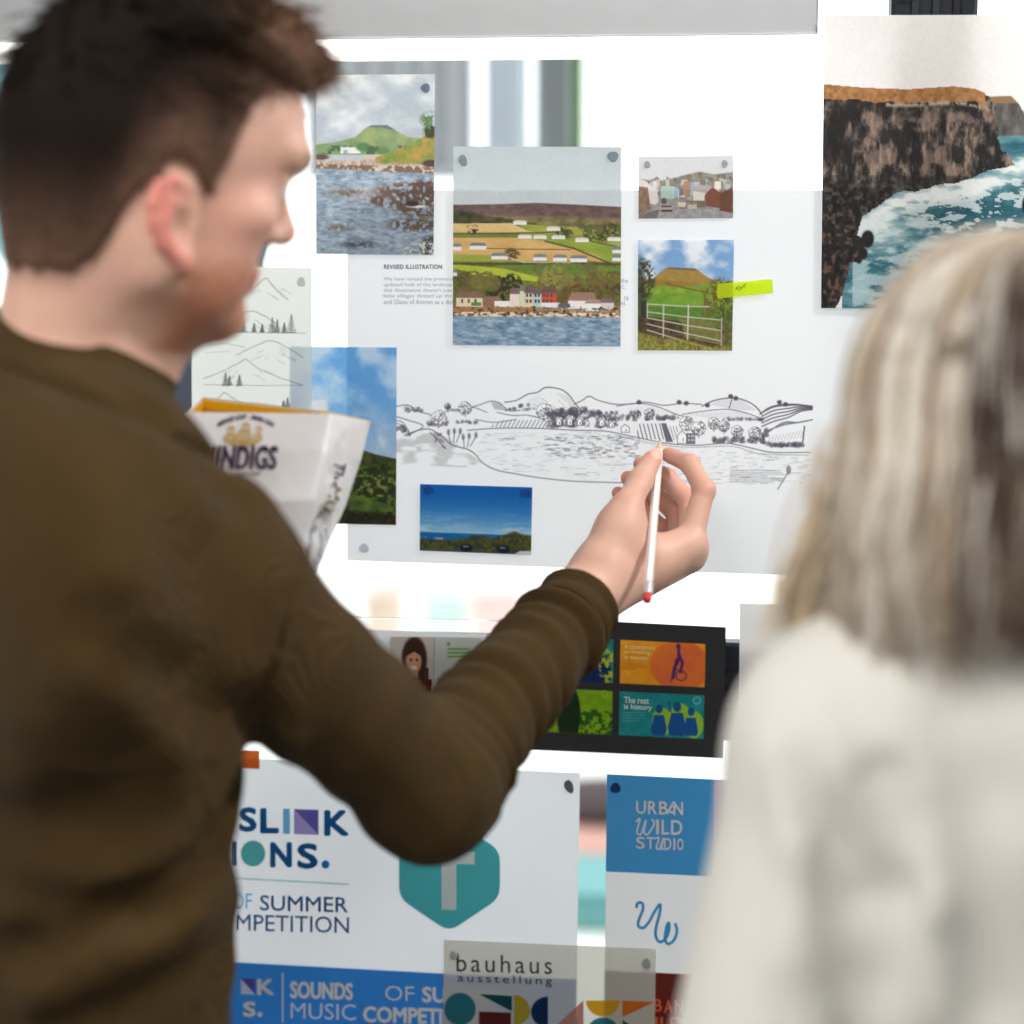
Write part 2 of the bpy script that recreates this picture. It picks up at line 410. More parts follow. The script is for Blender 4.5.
def paint_village():
    c = Canvas(168 * 1.6, 199 * 1.6, (196, 205, 211)); u, v = c.u, c.v
    c.fill(np.clip(v / .3, 0, 1) * .6, (216, 224, 226)); c.fill(c.nz(12, 3, 1) * .25, (176, 188, 196))
    n = c.nz(40, 20, 2, 5); nf = c.nz(90, 60, 3)
    c.fill(c.line_mask([(0, .292), (.25, .288), (.5, .28), (.75, .288), (1, .298)], 2), c.mixc((92, 70, 76), (136, 108, 102), n))
    c.fill(c.sky(.335 + .02 * (n - .5) + .02 * u, 4), c.mixc((96, 94, 62), (168, 148, 98), n))
    c.fill(c.line_mask([(0, .32), (.1, .325), (.2, .345), (.3, .36), (1, .45)], 3) * (v < .385 + .03 * u), c.mixc((58, 62, 44), (112, 104, 74), n))
    c.fill(c.sky(.385 + .03 * u + .006 * n, 2), (150, 158, 70))
    def field(pts, a, b, s): c.fill(c.poly(pts), c.mixc(a, b, c.nz(30, 8, s)))
    field([(0, .385), (.35, .382), (.45, .42), (.5, .425), (0, .432)], (214, 182, 116), (232, 202, 140), 4)
    field([(.38, .385), (.75, .40), (.78, .44), (.5, .43)], (186, 178, 86), (150, 160, 64), 5)
    field([(0, .435), (.4, .43), (.4, .45), (0, .456)], (112, 122, 60), (142, 148, 80), 6)
    field([(0, .458), (.4, .455), (.55, .47), (.85, .535), (.92, .57), (.6, .572), (0, .565)], (208, 164, 98), (228, 188, 120), 7)
    field([(.55, .465), (.8, .47), (1, .50), (1, .56), (.92, .565), (.8, .52)], (164, 182, 70), (134, 160, 56), 8)
    field([(.78, .465), (1, .47), (1, .50)], (176, 176, 92), (150, 164, 70), 9)
    field([(.0, .54), (.25, .545), (.3, .575), (0, .585)], (150, 168, 62), (176, 176, 80), 10)
    c.fill(c.sky(.575 + .004 * n, 2), c.mixc((96, 104, 52), (146, 148, 72), nf))
    field([(0, .59), (.3, .61), (.55, .66), (.5, .675), (.2, .65), (0, .63)], (190, 204, 62), (164, 190, 52), 11)
    field([(.25, .59), (.6, .585), (1, .60), (1, .63), (.7, .63), (.45, .63)], (122, 156, 56), (98, 134, 52), 12)
    field([(.68, .635), (1, .625), (1, .655), (.7, .665)], (116, 168, 76), (88, 140, 58), 13)
    # hedges
    for pts, w in (([(0, .434), (.3, .433), (.6, .425)], 2), ([(.55, .47), (.72, .505), (.88, .56), (.95, .585)], 3), ([(0, .585), (.4, .585), (.7, .575), (1, .585)], 4), ([(.2, .508), (.4, .51), (.7, .512)], 1.5), ([(.8, .465), (1, .50)], 2)):
        c.stroke(pts, w, (78, 78, 48), .8)
    rg = np.random.default_rng(3)
    def trees(u0, u1, v0, v1, cnt, r, a, b):
        for _ in range(cnt):
            x, y = rg.uniform(u0, u1), rg.uniform(v0, v1); s_ = r * rg.uniform(.6, 1.3); t = rg.random()
            c.fill(np.clip(c.ell(x, y, s_ * 1.2, s_ * .95, 6) * 1.4, 0, 1) * np.clip((nf - .34) * 5, 0, 1), tuple(a[k] + (b[k] - a[k]) * t for k in range(3)))
    trees(.8, 1.0, .40, .455, 40, .022, (56, 60, 38), (112, 118, 62)); trees(.6, .7, .42, .44, 10, .02, (92, 100, 56), (70, 80, 44))
    trees(.5, .85, .585, .61, 30, .02, (86, 94, 56), (128, 128, 66)); trees(.11, .13, .41, .42, 4, .02, (72, 56, 40), (90, 66, 44)); trees(.34, .38, .535, .545, 5, .022, (96, 80, 46), (120, 96, 56))
    trees(0, .16, .66, .73, 40, .04, (122, 110, 56), (90, 86, 50)); trees(.55, 1, .655, .71, 70, .038, (150, 126, 60), (104, 92, 50)); trees(.55, .68, .63, .68, 24, .035, (158, 146, 74), (128, 122, 64)); trees(.23, .37, .68, .74, 50, .035, (40, 40, 30), (66, 62, 42))
    trees(.62, 1, .71, .76, 40, .03, (116, 90, 50), (82, 68, 44)); trees(.15, .25, .655, .69, 10, .035, (134, 122, 62), (110, 104, 56))
    def house(x, y, w, h, wall=(238, 236, 234), roof=(142, 132, 136), rh=.5):
        c.fill(c.rect(x, y, x + w, y + h), wall); c.fill(c.poly([(x - .004, y + h * .1), (x + w * .12, y - h * rh), (x + w * .9, y - h * rh), (x + w + .004, y + h * .1)]), roof)
    for (x, y) in ((.36, .375), (.56, .405), (.39, .445), (.48, .447), (.59, .447), (.73, .46), (.92, .455)): house(x, y, .08, .014, roof=(220, 216, 210))
    for (x, y, w) in ((.1, .495, .1), (.23, .545, .1), (0, .5, .05), (.48, .55, .08), (.6, .552, .08), (.7, .555, .1), (.95, .55, .05), (.95, .51, .05), (0, .63, .025)): house(x, y, w, .02, roof=(128, 132, 140), rh=.7)
    c.stroke([(.3, .545), (.42, .575), (.7, .575)], 2, (220, 208, 196), .8)
    # sea front
    c.fill(c.sky(.795 + 0 * u, 2), c.mixc((122, 92, 62), (206, 178, 140), nf)); c.fill(c.rect(0, .80, .5, .83), (176, 126, 86))
    house(.02, .755, .16, .05, (236, 218, 186), (142, 108, 92), .55); house(.18, .765, .11, .035, (150, 112, 92), (160, 116, 92), .4); c.fill(c.rect(.25, .775, .36, .805), (240, 240, 238))
    house(.34, .73, .06, .075, (240, 222, 214), (128, 106, 104), .3); house(.40, .715, .03, .09, (214, 226, 190), (140, 124, 116), .25); house(.43, .725, .05, .08, (232, 212, 182), (112, 96, 92), .35); house(.48, .73, .05, .075, (188, 214, 210), (120, 102, 98), .3); house(.53, .725, .09, .075, (206, 92, 62), (112, 88, 86), .35)
    for x in (.445, .465, .495, .515, .545, .565, .59):
        for y in (.735, .765): c.fill(c.rect(x - .006, y, x + .006, y + .018), (80, 74, 76))
    house(.69, .765, .17, .045, (240, 238, 238), (168, 128, 110), .85); house(.79, .78, .1, .04, (244, 244, 244), (176, 150, 140), .4); house(.88, .775, .08, .035, (220, 210, 210), (130, 110, 110), .5)
    for x in (.05, .09, .13): c.fill(c.rect(x, .765, x + .012, .785), (96, 80, 72))
    c.fill(c.rect(.11, .782, .17, .80), (86, 138, 92)); c.fill(c.rect(.53, .78, .64, .805), (238, 236, 240)); c.fill(c.rect(.63, .785, .7, .805), (92, 106, 122))
    rk = c.nz(120, 50, 14); c.fill((v > .83) * (v < .852) * np.clip((rk - .4) * 4, 0, 1), (238, 224, 204)); c.fill((v > .80) * (v < .85) * np.clip((.36 - rk) * 6, 0, 1), (76, 58, 42))
    w = c.nz(80, 22, 15, 4, .7); c.fill(c.sky(.852 + .003 * n, 1.5), c.mixc((84, 122, 156), (186, 204, 218), w))
    return c

def paint_street():
    c = Canvas(95 * R, 62 * R, (216, 217, 220)); u, v = c.u, c.v; n = c.nz(24, 30, 1)
    c.fill(c.line_mask([(0, .36), (.2, .4), (.4, .34), (.55, .28), (.65, .25), (.8, .3), (1, .26)], 2) * 1.0, c.mixc((112, 106, 94), (176, 166, 156), n))
    rg = np.random.default_rng(5)
    for _ in range(46):
        x, y = rg.uniform(.12, .95), rg.uniform(.36, .58); w = rg.uniform(.03, .07); q = [(226, 220, 214), (198, 190, 186), (168, 190, 178), (152, 136, 126), (206, 196, 176), (132, 118, 112)][rg.integers(6)]
        c.fill(c.rect(x, y, x + w, y + .12), q); c.fill(c.poly([(x, y), (x + w / 2, y - .05), (x + w, y)]), (146, 132, 128))
    c.fill(c.rect(.24, .48, .38, .68), (176, 202, 190)); c.fill(c.rect(.38, .5, .42, .66), (150, 186, 214)); c.fill(c.rect(.48, .4, .55, .62), (178, 134, 112)); c.fill(c.rect(.55, .42, .59, .52), (140, 176, 204))
    c.fill(c.poly([(0, .35), (.08, .4), (.2, .55), (.22, .8), (0, .7)]), (222, 216, 212)); c.fill(c.poly([(0, .48), (.1, .5), (.13, .85), (0, 1)]), c.mixc((126, 100, 84), (164, 136, 116), n))
    c.fill(c.poly([(.13, .85), (.25, .68), (.45, .7), (1, .9), (1, 1), (0, 1)]), c.mixc((142, 140, 142), (174, 172, 174), n)); c.fill(c.poly([(.1, .9), (.22, .85), (.2, 1), (0, 1)]), (118, 112, 110))
    c.fill(c.rect(.58, .55, .72, .72), (222, 216, 212)); c.fill(c.poly([(.55, .55), (.62, .45), (.8, .5), (.75, .6)]), (176, 168, 168)); c.fill(c.poly([(.7, .63), (.78, .5), (.9, .63), (.9, .85), (.7, .8)]), (134, 82, 62)); c.fill(c.poly([(.86, .6), (1, .5), (1, .92), (.86, .88)]), (112, 74, 58))
    c.fill(np.clip((n - .3) * 3, 0, 1) * c.rect(.42, .72, .72, .85), (128, 106, 84)); c.fill(c.rect(.42, .74, .5, .82), (214, 202, 176)); c.fill(c.rect(.52, .78, .62, .85), (196, 186, 172))
    c.fill(c.ell(.29, .83, .075, .06, 2), (186, 160, 160)); c.fill(c.rect(.24, .79, .35, .82), (72, 66, 72)); c.fill(c.rect(.24, .86, .36, .89), (60, 54, 56)); c.fill(c.ell(.27, .72, .03, .05, 2), (92, 90, 92))
    return c

def paint_gate():
    c = Canvas(96 * 1.5, 110 * 1.5, (128, 172, 220)); u, v = c.u, c.v
    c.fill(np.clip((c.nz(6, 4, 1) - .3) * 2.6, 0, 1), (236, 240, 246)); n = c.nz(40, 30, 2); g = c.nz(14, 18, 3)
    c.fill(c.line_mask([(0, .37), (.16, .345), (.3, .25), (.62, .265), (.7, .32), (.82, .375), (1, .41)], 1.5), c.mixc((156, 138, 62), (186, 142, 72), n))
    c.fill(c.poly([(.29, .262), (.34, .247), (.6, .258), (.63, .28), (.45, .27)]), (122, 106, 76)); c.fill(c.sky(.355 + .09 * u * u, 3) * (v < .6), c.mixc((176, 120, 58), (140, 134, 56), g))
    c.fill(c.sky(.39 + .03 * np.sin(u * 4), 3), c.mixc((116, 152, 46), (150, 182, 62), g)); c.fill(c.sky(.48 + .12 * (u - .5) ** 2, 4), c.mixc((108, 156, 42), (136, 176, 58), c.nz(20, 6, 4)))
    c.stroke([(.3, .39), (.5, .43), (.75, .48)], 2.2, (118, 92, 52), .8); c.fill(c.sky(.6 + 0 * u, 5), c.mixc((78, 122, 42), (112, 150, 54), n))
    c.fill(c.poly([(0, .68), (.35, .72), (.9, .8), (1, 1), (0, 1)]), c.mixc((62, 52, 36), (110, 90, 62), n)); c.fill(c.poly([(.45, .7), (.75, .74), (.95, .88), (.9, .95), (.5, .88)]), c.mixc((112, 112, 56), (142, 134, 70), n))
    le = np.clip((c.nz(46, 40, 5) - .36) * 5, 0, 1)
    c.fill(np.clip(c.ell(.06, .36, .11, .17, 8) * 1.6, 0, 1) * le, (74, 78, 52)); c.fill(c.rect(.03, .55, .09, .7), (72, 58, 46)); c.fill(c.ell(.03, .45, .05, .25, 6) * .7, (58, 56, 44))
    c.fill(np.clip(c.ell(.86, .56, .16, .2, 10) * 1.6, 0, 1) * le, (122, 100, 52)); c.fill(np.clip(c.ell(.96, .75, .08, .3, 8) * 1.4, 0, 1) * le, (104, 92, 56)); c.fill(c.ell(.9, .66, .12, .06, 6) * le, (88, 92, 46))
    for s in (.585, .655, .71, .765, .82): c.stroke([(.10 if s > .6 else .1, s - .01), (.5, s + (s - .585) * .35 + .01), (.88 if s > .6 else .75, s + (s - .585) * .7 + .015)], 1.7, (206, 204, 200), .95)
    c.stroke([(.27, .58), (.27, .87)], 2, (206, 204, 202)); c.stroke([(.53, .585), (.525, .93)], 2.2, (212, 210, 206)); c.stroke([(.88, .7), (.88, .95)], 2, (180, 176, 168)); c.stroke([(.1, .58), (.1, .69)], 1.6, (200, 198, 194))
    c.fill(np.clip(c.line_mask([(0, .83), (.2, .88), (.5, .9), (.8, .97), (1, .95)], 6) * (.3 + 1.2 * c.nz(30, 50, 6)), 0, 1), c.mixc((118, 122, 46), (182, 176, 84), c.nz(60, 50, 7)))
    return c

def paint_cliff():
    c = Canvas(285 * 1.25, 295 * 1.25, (246, 241, 239)); u, v = c.u * 1.35, c.v   # u in units of the visible 210 px
    c.fill(np.clip(c.nz(2, 5, 1) - .4, 0, 1) * .3, (214, 208, 206)); st = c.nz(14, 46, 2, 5, .65); bl = c.nz(16, 16, 3, 5); fine = c.nz(70, 70, 4)
    c.fill(c.sky(.32 + 0 * u, 3) * (u > .9), c.mixc((118, 156, 170), (150, 182, 190), c.nz(50, 8, 5)))
    top = np.interp(u, [0, .08, .2, .4, .62, .72, .78], [.238, .243, .25, .255, .245, .253, .27])
    far = c.line_mask([(0, .9), (.58, .275), (.66, .272), (.69, .3), (.72, .36), (.75, .4), (.78, .415), (1, .42)], 2) * (v < .41)
    c.fill(far, c.mixc((66, 66, 68), (138, 128, 120), st)); c.fill(far * (v < .295), (150, 118, 82))
    # sea
    w = c.nz(40, 14, 6, 5, .62); sea = c.sky(.405 + 0 * u, 3) * (u > .1); foam = np.clip((w - .52 + .9 * np.clip(.75 - np.hypot((u - .75) / .6, (v - .62) / .2), -.2, .25)) * 3, 0, 1)
    c.fill(sea, c.mixc((40, 96, 112), (116, 162, 172), c.nz(50, 12, 7, 4))); c.fill(np.clip(c.ell(.65, .655, .38, .055, 20) * (.3 + w), 0, .85), (22, 78, 94))
    bound = np.interp(u, [0, .18, .3, .45, .6, .75, .88, 1.1, 1.4], [.95, .7, .62, .58, .565, .54, .49, .44, .43])
    edge = np.clip(1 - np.abs(v - bound - .035) / .05, 0, 1) * (u > .12)
    c.fill(np.clip(foam * sea * .8 * (w > .56), 0, 1), (222, 230, 230)); c.fill(np.clip(edge * (.3 + 1.6 * w), 0, 1), (232, 236, 236)); c.fill(np.clip((1 - np.hypot((u - .25) / .2, (v - .73) / .1)) * 2 * (.2 + w), 0, 1), (222, 232, 232))
    c.fill(np.clip(c.sky(.77 + 0 * u, 30) * np.clip((w - .35) * 4, 0, 1) * (u > .15), 0, .7), (196, 218, 220))
    # cliff face
    right = np.interp(v, [.2, .27, .32, .4, .45, .5, .56], [.74, .79, .82, .83, .85, .92, .98])
    face = (v > top) * (v < np.interp(u, [0, .1, .2, .35, .5, .7, .85, .95], [1.1, .95, .66, .6, .58, .55, .52, .48]) + .03 * (bl - .5)) * (u < right + .02 * (fine - .5))
    left = (u < np.interp(v, [.55, .65, .72, .78, .85, .95, 1], [.5, .2, .13, .22, .1, .06, .05]) + .1 * (bl - .5)) * (v > .5)
    body = np.clip(face + left, 0, 1)
    c.fill(body, c.mixc((36, 33, 34), (164, 142, 126), np.clip((st - .38) * 2.0, 0, 1)))
    c.fill(body * np.clip((.5 - bl) * 4, 0, 1) * .8, (34, 31, 33)); c.fill(body * np.clip((bl - .58) * 5, 0, 1) * (v < .55) * .55, (176, 146, 128))
    c.fill(body * (v > .54) * np.clip((v - .5) * 8, 0, .8), c.mixc((26, 25, 27), (92, 80, 74), np.clip((fine - .45) * 3, 0, 1)))
    c.fill(body * (v > .7) * np.clip((fine - .66) * 5, 0, 1) * .6, (128, 72, 50)); c.fill(face * np.clip((top + .09 - v) * 20, 0, 1) * np.clip((.6 - st) * 3, 0, 1) * .8, (38, 42, 38))
    c.fill((v > top - .006) * (v < top + .045 + .03 * (bl - .5)) * (u < .77), c.mixc((150, 96, 52), (196, 142, 88), fine)); c.fill(np.clip(1 - np.abs(v - top - .048) / .012, 0, 1) * (u > .3) * (u < .75) * (fine > .4), (186, 170, 150))
    for (x, y, r) in ((.2, .81, .02), (.18, .83, .015), (.22, .76, .03), (.16, .79, .012), (.99, .64, .04)): c.fill(c.ell(x / 1.35, y, r / 1.35, r, 2), (36, 34, 38))
    return c

def paint_hillside():
    c = Canvas(107 * R, 178 * R, (104, 172, 234)); u, v = c.u, c.v
    cl = c.nz(5, 3, 1, 5); c.fill(np.clip((cl - .34) * 2.4, 0, .9), (196, 222, 244)); c.fill(np.clip(v / .55 - .45, 0, .9), (198, 206, 218)); c.fill(np.clip((cl - .5) * 4, 0, 1) * (v > .3), (226, 230, 236))
    n = c.nz(24, 14, 2, 5); f = c.nz(60, 30, 3)
    c.fill(c.line_mask([(0, .52), (.35, .50), (.5, .54), (.62, .565), (.8, .60), (1, .625)], 2), c.mixc((46, 56, 26), (80, 88, 40), n))
    c.fill(c.sky(.66 + .02 * n, 4), c.mixc((54, 92, 30), (104, 146, 50), n)); c.fill(c.sky(.70 + .05 * np.sin(u * 5), 4), c.mixc((38, 50, 22), (92, 116, 44), np.clip((f - .3) * 2, 0, 1)))
    c.fill(np.clip((f - .62) * 6, 0, 1) * (v > .72) * (v < .84), (140, 134, 70)); c.fill(c.poly([(.3, .84), (.55, .82), (.9, .88), (1, .92), (.3, .95)]), c.mixc((58, 84, 32), (102, 126, 52), n)); c.fill(c.sky(.90 + .06 * (u - .5) + .03 * n, 5), c.mixc((30, 30, 18), (62, 58, 32), f))
    return c

def paint_blue():
    c = Canvas(112 * R, 67 * R, (8, 104, 190)); u, v = c.u, c.v
    c.a = c.mixc((4, 98, 186), (136, 190, 222), np.clip(v / .7, 0, 1) ** 1.7); c.fill(np.clip((c.nz(16, 4, 1) - .6) * 3, 0, .5) * np.clip((v - .35) * 4, 0, 1), (150, 190, 216)); c.fill(np.clip((c.nz(30, 5, 2) - .5) * 3, 0, .7) * (v > .6) * (v < .72), (186, 208, 226))
    c.fill(c.sky(.715 + 0 * u, 1.5), (6, 104, 168)); n = c.nz(26, 40, 3)
    c.fill(np.clip(c.line_mask([(0, .82), (.15, .83), (.3, .82), (.42, .79), (.48, .74), (.58, .74), (.64, .78), (.7, .75), (.78, .7), (.85, .66), (.92, .7), (1, .72)], 3) * (.7 + .6 * n), 0, 1), c.mixc((38, 44, 22), (106, 100, 42), n)); c.fill(c.sky(.955 + .02 * (u > .6), 2), (70, 76, 80)); c.fill(c.rect(0, .79, .22, .82) * np.clip((n - .4) * 4, 0, 1), (176, 150, 140))
    for x in (.42, .75): c.fill(c.ell(x, .93, .06, .06, 2), (18, 26, 42)); c.fill(c.rect(x - .03, .9, x + .02, .92), (120, 140, 160))
    c.fill(c.poly([(.85, 1), (.9, .95), (1, .94), (1, 1)]), (200, 204, 210))
    return c

INK = (84, 80, 92)
def paint_illustration():
    """The long pen drawing: 418 x 118 photo pixels from (397, 378)."""
    c = Canvas(418 * 1.75, 120 * 1.75, (238, 239, 243)); rg = np.random.default_rng(11)
    X = lambda p: [((x - 397) / 418, (y - 378) / 120) for (x, y) in p]
    def st(p, w=1.3, a=.9, col=INK): c.stroke(X(p), w, col, a)
    def curve(p, w=1.3, a=.9): st([tuple(q) for q in spline(p, 8)], w, a)
    def hatch(poly, dx, dy, step, w=.9, a=.6):
        m = c.poly(X(poly)); xs = [p[0] for p in poly]; ys = [p[1] for p in poly]; keep = c.a.copy(); t = min(xs) - abs(max(ys) - min(ys)) * abs(dx / max(abs(dy), .2)) - 5
        while t < max(xs) + 60:
            st([(t, max(ys)), (t + dx * (max(ys) - min(ys)) / max(dy, .2), min(ys))], w, a); t += step
        c.a = keep * (1 - m[..., None]) + c.a * m[..., None]
    def tree(x, y, r, dark=.5):
        n = int(26 + r * 10)
        c.fill(c.ell((x - 397) / 418, (y - 378) / 120, r / 418, r / 120, 2), (244, 244, 247))
        for _ in range(n):
            a = rg.uniform(0, 6.28); q = r * math.sqrt(rg.random()); px, py = x + q * math.cos(a), y + q * math.sin(a)
            if (px - x + py - y) / r > -.5 + rg.uniform(-.4, .5) - dark: st([(px, py), (px + rg.uniform(-1, 1), py + rg.uniform(-.6, .6))], 1.5, .75)
        st([(x + r * math.cos(t) * rg.uniform(.9, 1.08), y + r * math.sin(t) * rg.uniform(.9, 1.08)) for t in np.linspace(0, 6.3, 16)], .9, .7)
        st([(x, y + r), (x, y + r + 2)], 1.2)
    def wood(x0, x1, y, h, n, r=2.2):
        for _ in range(n):
            x = rg.uniform(x0, x1); yy = y - h * rg.random(); q = r * rg.uniform(.6, 1.2)
            c.fill(c.ell((x - 397) / 418, (yy - 378) / 120, q / 418, q / 120, 2) * rg.uniform(.3, .7), INK); c.fill(c.ell((x - q * .4 - 397) / 418, (yy - q * .4 - 378) / 120, q * .45 / 418, q * .45 / 120, 2) * (.55 if rg.random() < .45 else 0), (225, 225, 230))
    # far hills
    curve([(508, 400), (520, 398), (531, 392), (541, 390), (547, 386), (553, 385), (564, 387), (572, 392), (578, 400), (584, 407)], 1.6)
    curve([(578, 402), (586, 398), (593, 394), (602, 398), (620, 402), (645, 401)], 1.4); hatch([(560, 390), (572, 393), (582, 406), (575, 406)], -1, 1.3, 2.2, .8, .5); hatch([(530, 398), (543, 392), (549, 400), (540, 408)], 1.2, 1, 3, .7, .35)
    for (x, y) in ((538, 402), (546, 396), (554, 402), (562, 398), (569, 404)): st([(x, y), (x + 5, y + 4), (x + 6, y + 8)], .8, .5)
    curve([(397, 404), (410, 403), (420, 409), (432, 412)], 1.3); curve([(474, 405), (484, 402), (494, 399), (503, 401), (512, 408), (524, 408)], 1.3); curve([(432, 413), (450, 409), (474, 405), (490, 410)], 1.1)
    hatch([(494, 400), (503, 401), (510, 409), (498, 407)], -.6, 1, 1.6, 1, .8); wood(407, 424, 409, 4, 16, 2.0); wood(508, 545, 408, 2, 18, 1.5)
    # right hills
    curve([(632, 402), (650, 400), (668, 403), (685, 401), (705, 402)], 1.4); curve([(620, 404), (640, 401), (660, 404), (680, 412), (688, 414)], 1.2)
    curve([(705, 404), (715, 399), (728, 396), (740, 396), (752, 400), (760, 406), (764, 412)], 1.8); curve([(762, 412), (772, 405), (785, 402), (800, 402), (812, 405)], 1.8); curve([(686, 412), (705, 409), (730, 407), (750, 411), (766, 417)], 1.2)
    hatch([(712, 402), (728, 397), (745, 398), (760, 408), (740, 408)], 2.2, 1, 4, .8, .6); hatch([(630, 406), (655, 403), (684, 412), (640, 412)], 1, 2.4, 3, .7, .45); hatch([(690, 412), (740, 408), (762, 416), (710, 416)], 3, 1, 5, .7, .5)
    for k in range(5): curve([(764, 424 - k * 3.4), (776, 419 - k * 3.6), (790, 415 - k * 3), (802, 409 - k * 1.6), (814, 407 - k * .8)], 2.0, .85)
    for k in range(4): curve([(766, 429 + k * 1.5), (785, 423 - k), (800, 420), (815, 417)], 1.3, .7)
    hatch([(768, 440), (774, 434), (805, 428), (806, 436)], 1, 2.6, 3, .8, .6); st([(806, 424), (804, 442)], 2.5); st([(735, 396), (732, 406)], 1.6)
    for (x, y) in ((734, 394), (739, 396), (782, 400), (788, 402), (683, 400), (690, 401), (643, 400), (711, 403)): c.fill(c.ell((x - 397) / 418, (y - 378) / 120, 2.4 / 418, 2.2 / 120, 2), INK)
    wood(650, 682, 417, 3, 36, 2.0); wood(725, 766, 418, 2, 34, 1.6)
    # fields left
    hatch([(492, 425), (505, 418), (550, 418), (556, 426)], .6, 1, 4, 1.3, .85); hatch([(430, 420), (440, 414), (452, 416), (440, 424)], .8, 1, 3, .7, .4); hatch([(530, 414), (560, 411), (566, 417), (540, 418)], .4, 1, 2.6, .8, .5); curve([(500, 410), (515, 413), (532, 413), (548, 417)], 1.2); curve([(478, 417), (497, 420), (520, 417)], 1.1)
    hatch([(640, 437), (642, 422), (664, 421), (668, 437)], -.35, 1.4, 4, 1.8, .9); hatch([(672, 438), (672, 424), (682, 424), (684, 438)], -.3, 1, 3, 1.1, .7)
    c.fill(c.poly(X([(665, 421), (670, 421), (677, 440), (670, 440)])) * .85, INK)
    for k in range(3): curve([(397, 418 + k * 3), (404, 420 + k * 3), (410, 428 + k * 2), (412, 434)], 1.1, .7)
    curve([(397, 414), (410, 418), (425, 424), (408, 434)], 1.3); wood(396, 407, 429, 4, 14, 2.2); wood(430, 450, 423, 3, 22, 1.8); wood(459, 482, 421, 2, 22, 1.5); wood(455, 474, 409, 1.5, 12, 1.4)
    # trees and village
    for (x, y, r) in ((441, 416, 8), (468, 406, 6.5), (450, 404, 3.2), (548, 409, 8), (690, 421, 7.5), (702, 426, 7.2), (717, 421, 6), (727, 424, 5.5), (740, 429, 6), (653, 411, 5), (640, 412, 4.5), (757, 430, 6)): tree(x, y, r, .3)
    wood(552, 572, 424, 14, 70, 2.6); wood(572, 590, 424, 17, 60, 2.6); wood(592, 606, 415, 6, 30, 2.2); wood(600, 622, 424, 8, 46, 2.2); wood(608, 640, 418, 8, 36, 2.0); wood(560, 592, 412, 6, 40, 2.2); wood(522, 532, 407, 5, 10, 1.8)
    def house(x, y, w, h):
        c.fill(c.rect((x - 397) / 418, (y - 378) / 120, (x + w - 397) / 418, (y + h - 378) / 120), (246, 246, 248)); c.fill(c.poly(X([(x - 1, y), (x + w * .3, y - h * .7), (x + w + 1, y - h * .5), (x + w + 1, y)])), (238, 238, 242))
        st([(x, y), (x, y + h), (x + w, y + h), (x + w, y), (x + w * .5, y - h * .6), (x, y)], 1.1, .85); st([(x + w * .6, y + h * .4), (x + w * .6, y + h * .7)], 1.5, .9)
    for q in ((560, 418, 5, 5), (571, 417, 5, 6), (581, 418, 5, 5), (589, 420, 4, 4), (603, 419, 5, 5), (613, 421, 5, 4), (625, 425, 8, 5), (681, 433, 9, 8)): house(*q)
    c.fill(c.rect((690 - 397) / 418, (431 - 378) / 120, (699 - 397) / 418, (442 - 378) / 120) * .8, INK)
    for x in (692, 695, 697):
        for y in (433, 437): c.fill(c.rect((x - 397) / 418, (y - 378) / 120, (x + 1.2 - 397) / 418, (y + 1.8 - 378) / 120), (235, 235, 240))
    wood(716, 766, 440, 4, 70, 2.0); wood(770, 806, 444, 3, 56, 2.0); wood(764, 770, 442, 16, 22, 1.8)
    # shore lines
    curve([(470, 428), (500, 426), (540, 426), (580, 428), (610, 429), (640, 435), (670, 441), (700, 443), (730, 441), (755, 446), (775, 450), (812, 450)], 1.5, .85); curve([(620, 433), (650, 440), (690, 445), (735, 444), (760, 451), (810, 453)], 1.0, .6)
    # near shore
    curve([(406, 433), (420, 428), (432, 427), (444, 434), (452, 441), (458, 444), (470, 447), (478, 452), (486, 461), (500, 468), (520, 472), (545, 476), (575, 479), (600, 480), (640, 481)], 1.7, .75)
    curve([(432, 430), (440, 438), (448, 446), (444, 444)], 1.8, .6); wood(437, 446, 440, 8, 12, 1.6)
    for (x, y, dx) in ((453, 441, -2), (456, 440, 1), (459, 440, 4), (470, 445, 2), (473, 444, 6), (467, 446, -1)): st([(x, y), (x + dx, y - 10)], 1.6, .7); c.fill(c.ell((x + dx - 397) / 418, (y - 11 - 378) / 120, 1.6 / 418, 3 / 120, 2) * .7, INK)
    nzz = noise2(c.h, c.w, 18, 26, 4); c.fill(np.clip((nzz - .4) * 1.2, 0, .3) * c.poly(X([(397, 434), (440, 430), (462, 444), (486, 462), (470, 466), (397, 462)])), (120, 118, 120)); pass
    # water dashes and reflections
    cols = [(90, 92, 104), (104, 130, 140), (140, 112, 120), (80, 82, 100)]
    for _ in range(760):
        y = rg.uniform(430, 482); x = rg.uniform(480, 812); shore = np.interp(x, [470, 486, 520, 600, 640, 812], [440, 461, 472, 480, 483, 486]); top = np.interp(x, [470, 600, 640, 690, 740, 780, 812], [427, 429, 436, 445, 446, 453, 456])
        if top < y < shore: L = rg.uniform(2, 11); q = cols[rg.integers(4)]; st([(x, y), (x + L, y)], rg.uniform(.5, 1.1), rg.uniform(.15, .55), q)
    for _ in range(170):
        x = rg.uniform(545, 640); y = rg.uniform(433, 456); L = rg.uniform(2, 6); st([(x, y), (x + L, y)], rg.uniform(1, 2.2), rg.uniform(.25, .7), cols[rg.integers(4)])
    for k in range(7): st([(733, 468 + k * 1.9), (733 + rg.uniform(36, 55), 468.5 + k * 1.9)], 1.1, .5)
    st([(780, 487), (790, 470)], 1.6, .8); c.fill(c.ell((791 - 397) / 418, (468 - 378) / 120, 2.4 / 418, 4.5 / 120, 2) * .6, INK)
    return c

